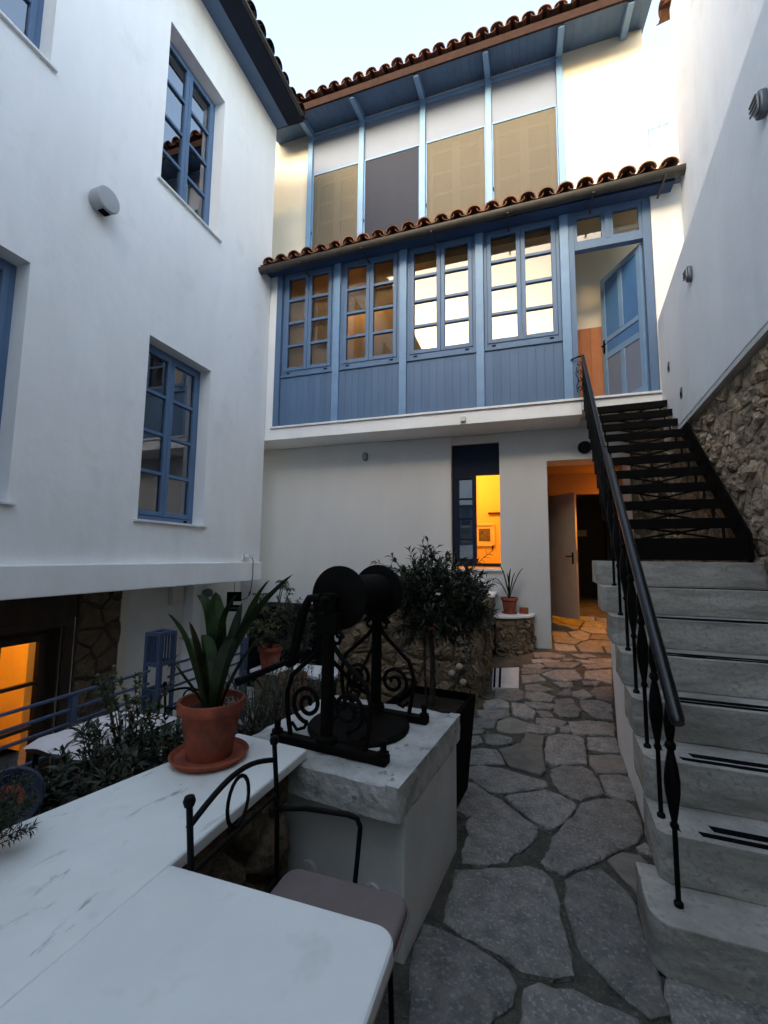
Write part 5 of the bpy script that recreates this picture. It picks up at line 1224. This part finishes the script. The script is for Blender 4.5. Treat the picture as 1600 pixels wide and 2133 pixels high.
def bulkhead(name, label, M, s=1.0):
    t = thing(name, label, 'lamp', M.translation)
    p = []
    for k in range(20):
        a = 2*math.pi*k/20; p.append((.055*s*math.copysign(abs(math.cos(a))**.7, math.cos(a)), .088*s*math.copysign(abs(math.sin(a))**.7, math.sin(a))))
    b = MB(); b.prism(p, 0, .045*s); b.build('housing', 'grey_metal', t, M, bevel=.012*s, seg=3, smooth=True)
    b = MB(); b.prism([(x*.72, y*.72) for x, y in p], .0455*s, .062*s); b.build('lens', 'grey_plastic', t, M, bevel=.008*s)
    for v in (-.035, .0, .035): MB().box(-.05*s, .05*s, v*s-.006*s, v*s+.006*s, .063*s, .072*s).build('guard_bar', 'grey_metal', t, M)
bulkhead('bulkhead_lamp', 'small grey caged bulkhead lamp on the white wall under the slab', frame((-2.49, WY-.001, 3.13), (1, 0, 0), (0, 0, 1)), .8)
bulkhead('bulkhead_lamp', 'grey caged bulkhead lamp higher up and larger on the plaster band by the stair', MR @ frame((3.02, 4.32, .001), (1, 0, 0), (0, 1, 0)), .95)
bulkhead('bulkhead_lamp', 'grey caged bulkhead lamp on the plaster band close to the gallery door', MR @ frame((1.42, 4.225, .001), (1, 0, 0), (0, 1, 0)), .85)
sx = MB().box(-.85, -.78, F-.052-.02, F-.021, 3.40, 3.47).build('sensor_box', 'beige_plastic', None, bevel=.006); tag(sx, 'small beige sensor box on the edge of the gallery slab', 'sensor')
for i, (u, v, lb) in enumerate(((.42, 3.72, 'small black step light on the plaster band beside the gallery door threshold'), (.86, 3.25, 'small black step light low on the plaster band beside the iron treads'))):
    t = thing('step_light', lb, 'lamp', MR @ Vector((u, v, 0)))
    MB().box(u-.03, u+.03, v-.055, v+.055, .001, .008).build('plate', 'grey_metal', t, MR); MB().box(u-.022, u+.022, v-.04, v+.01, .0085, .012).build('slot', 'black_plastic', t, MR)
t = thing('round_wall_lamp', 'round dark wall lamp half hidden behind the stair railing', 'lamp', (.80, 6.58, 3.05))
MB().lathe([(.09, 0), (.09, -.03), (.075, -.06), (.03, -.075)], (.80, 6.598, 3.06), 24, axis=1).build('body', 'iron', t, smooth=True)

# ================================================================== house added behind the camera to shade the courtyard (seen in the panes)
HB = thing('added_opposite_house', 'plain white unseen house added opposite the gallery to shade the courtyard', 'building', (-1, -4.2, 0))
Mh = frame((0, -4.0, 0), (-1, 0, 0), (0, 0, 1))
hw_ = [(-1.0, 0, 2, 3.6), (1.6, 2.6, 2, 3.6), (1.6, 2.6, 5.2, 6.8), (-1.0, 0, 5.2, 6.8)]
holes_wall(-4, 7, -1.3, 9.2, hw_, .3, 'wall', 'plaster', HB, Mh)
for (a, c, d, e) in hw_:
    Mw = frame((-a, -4.15, d), (-1, 0, 0), (0, 0, 1)); casement(HB, Mw, c-a, e-d, rows=4, holes=False)
MB().box(-7, 4, -9, -4.35, -1.3, 9.2).build('body', 'room_dark', HB)
rp = MB(); rp.prism([(-3.6, 9.2), (-9, 11.0), (-9, 10.9), (-3.6, 9.16)], -7.2, 4.2, axis=0); HR = rp.build('roof', 'tile_dark', HB)
tiles(HR, (-7.0, -3.56, 9.22), (1, 0, 0), (0, -1, .35), 46, .236, 1, COVERD, PAND, 15)
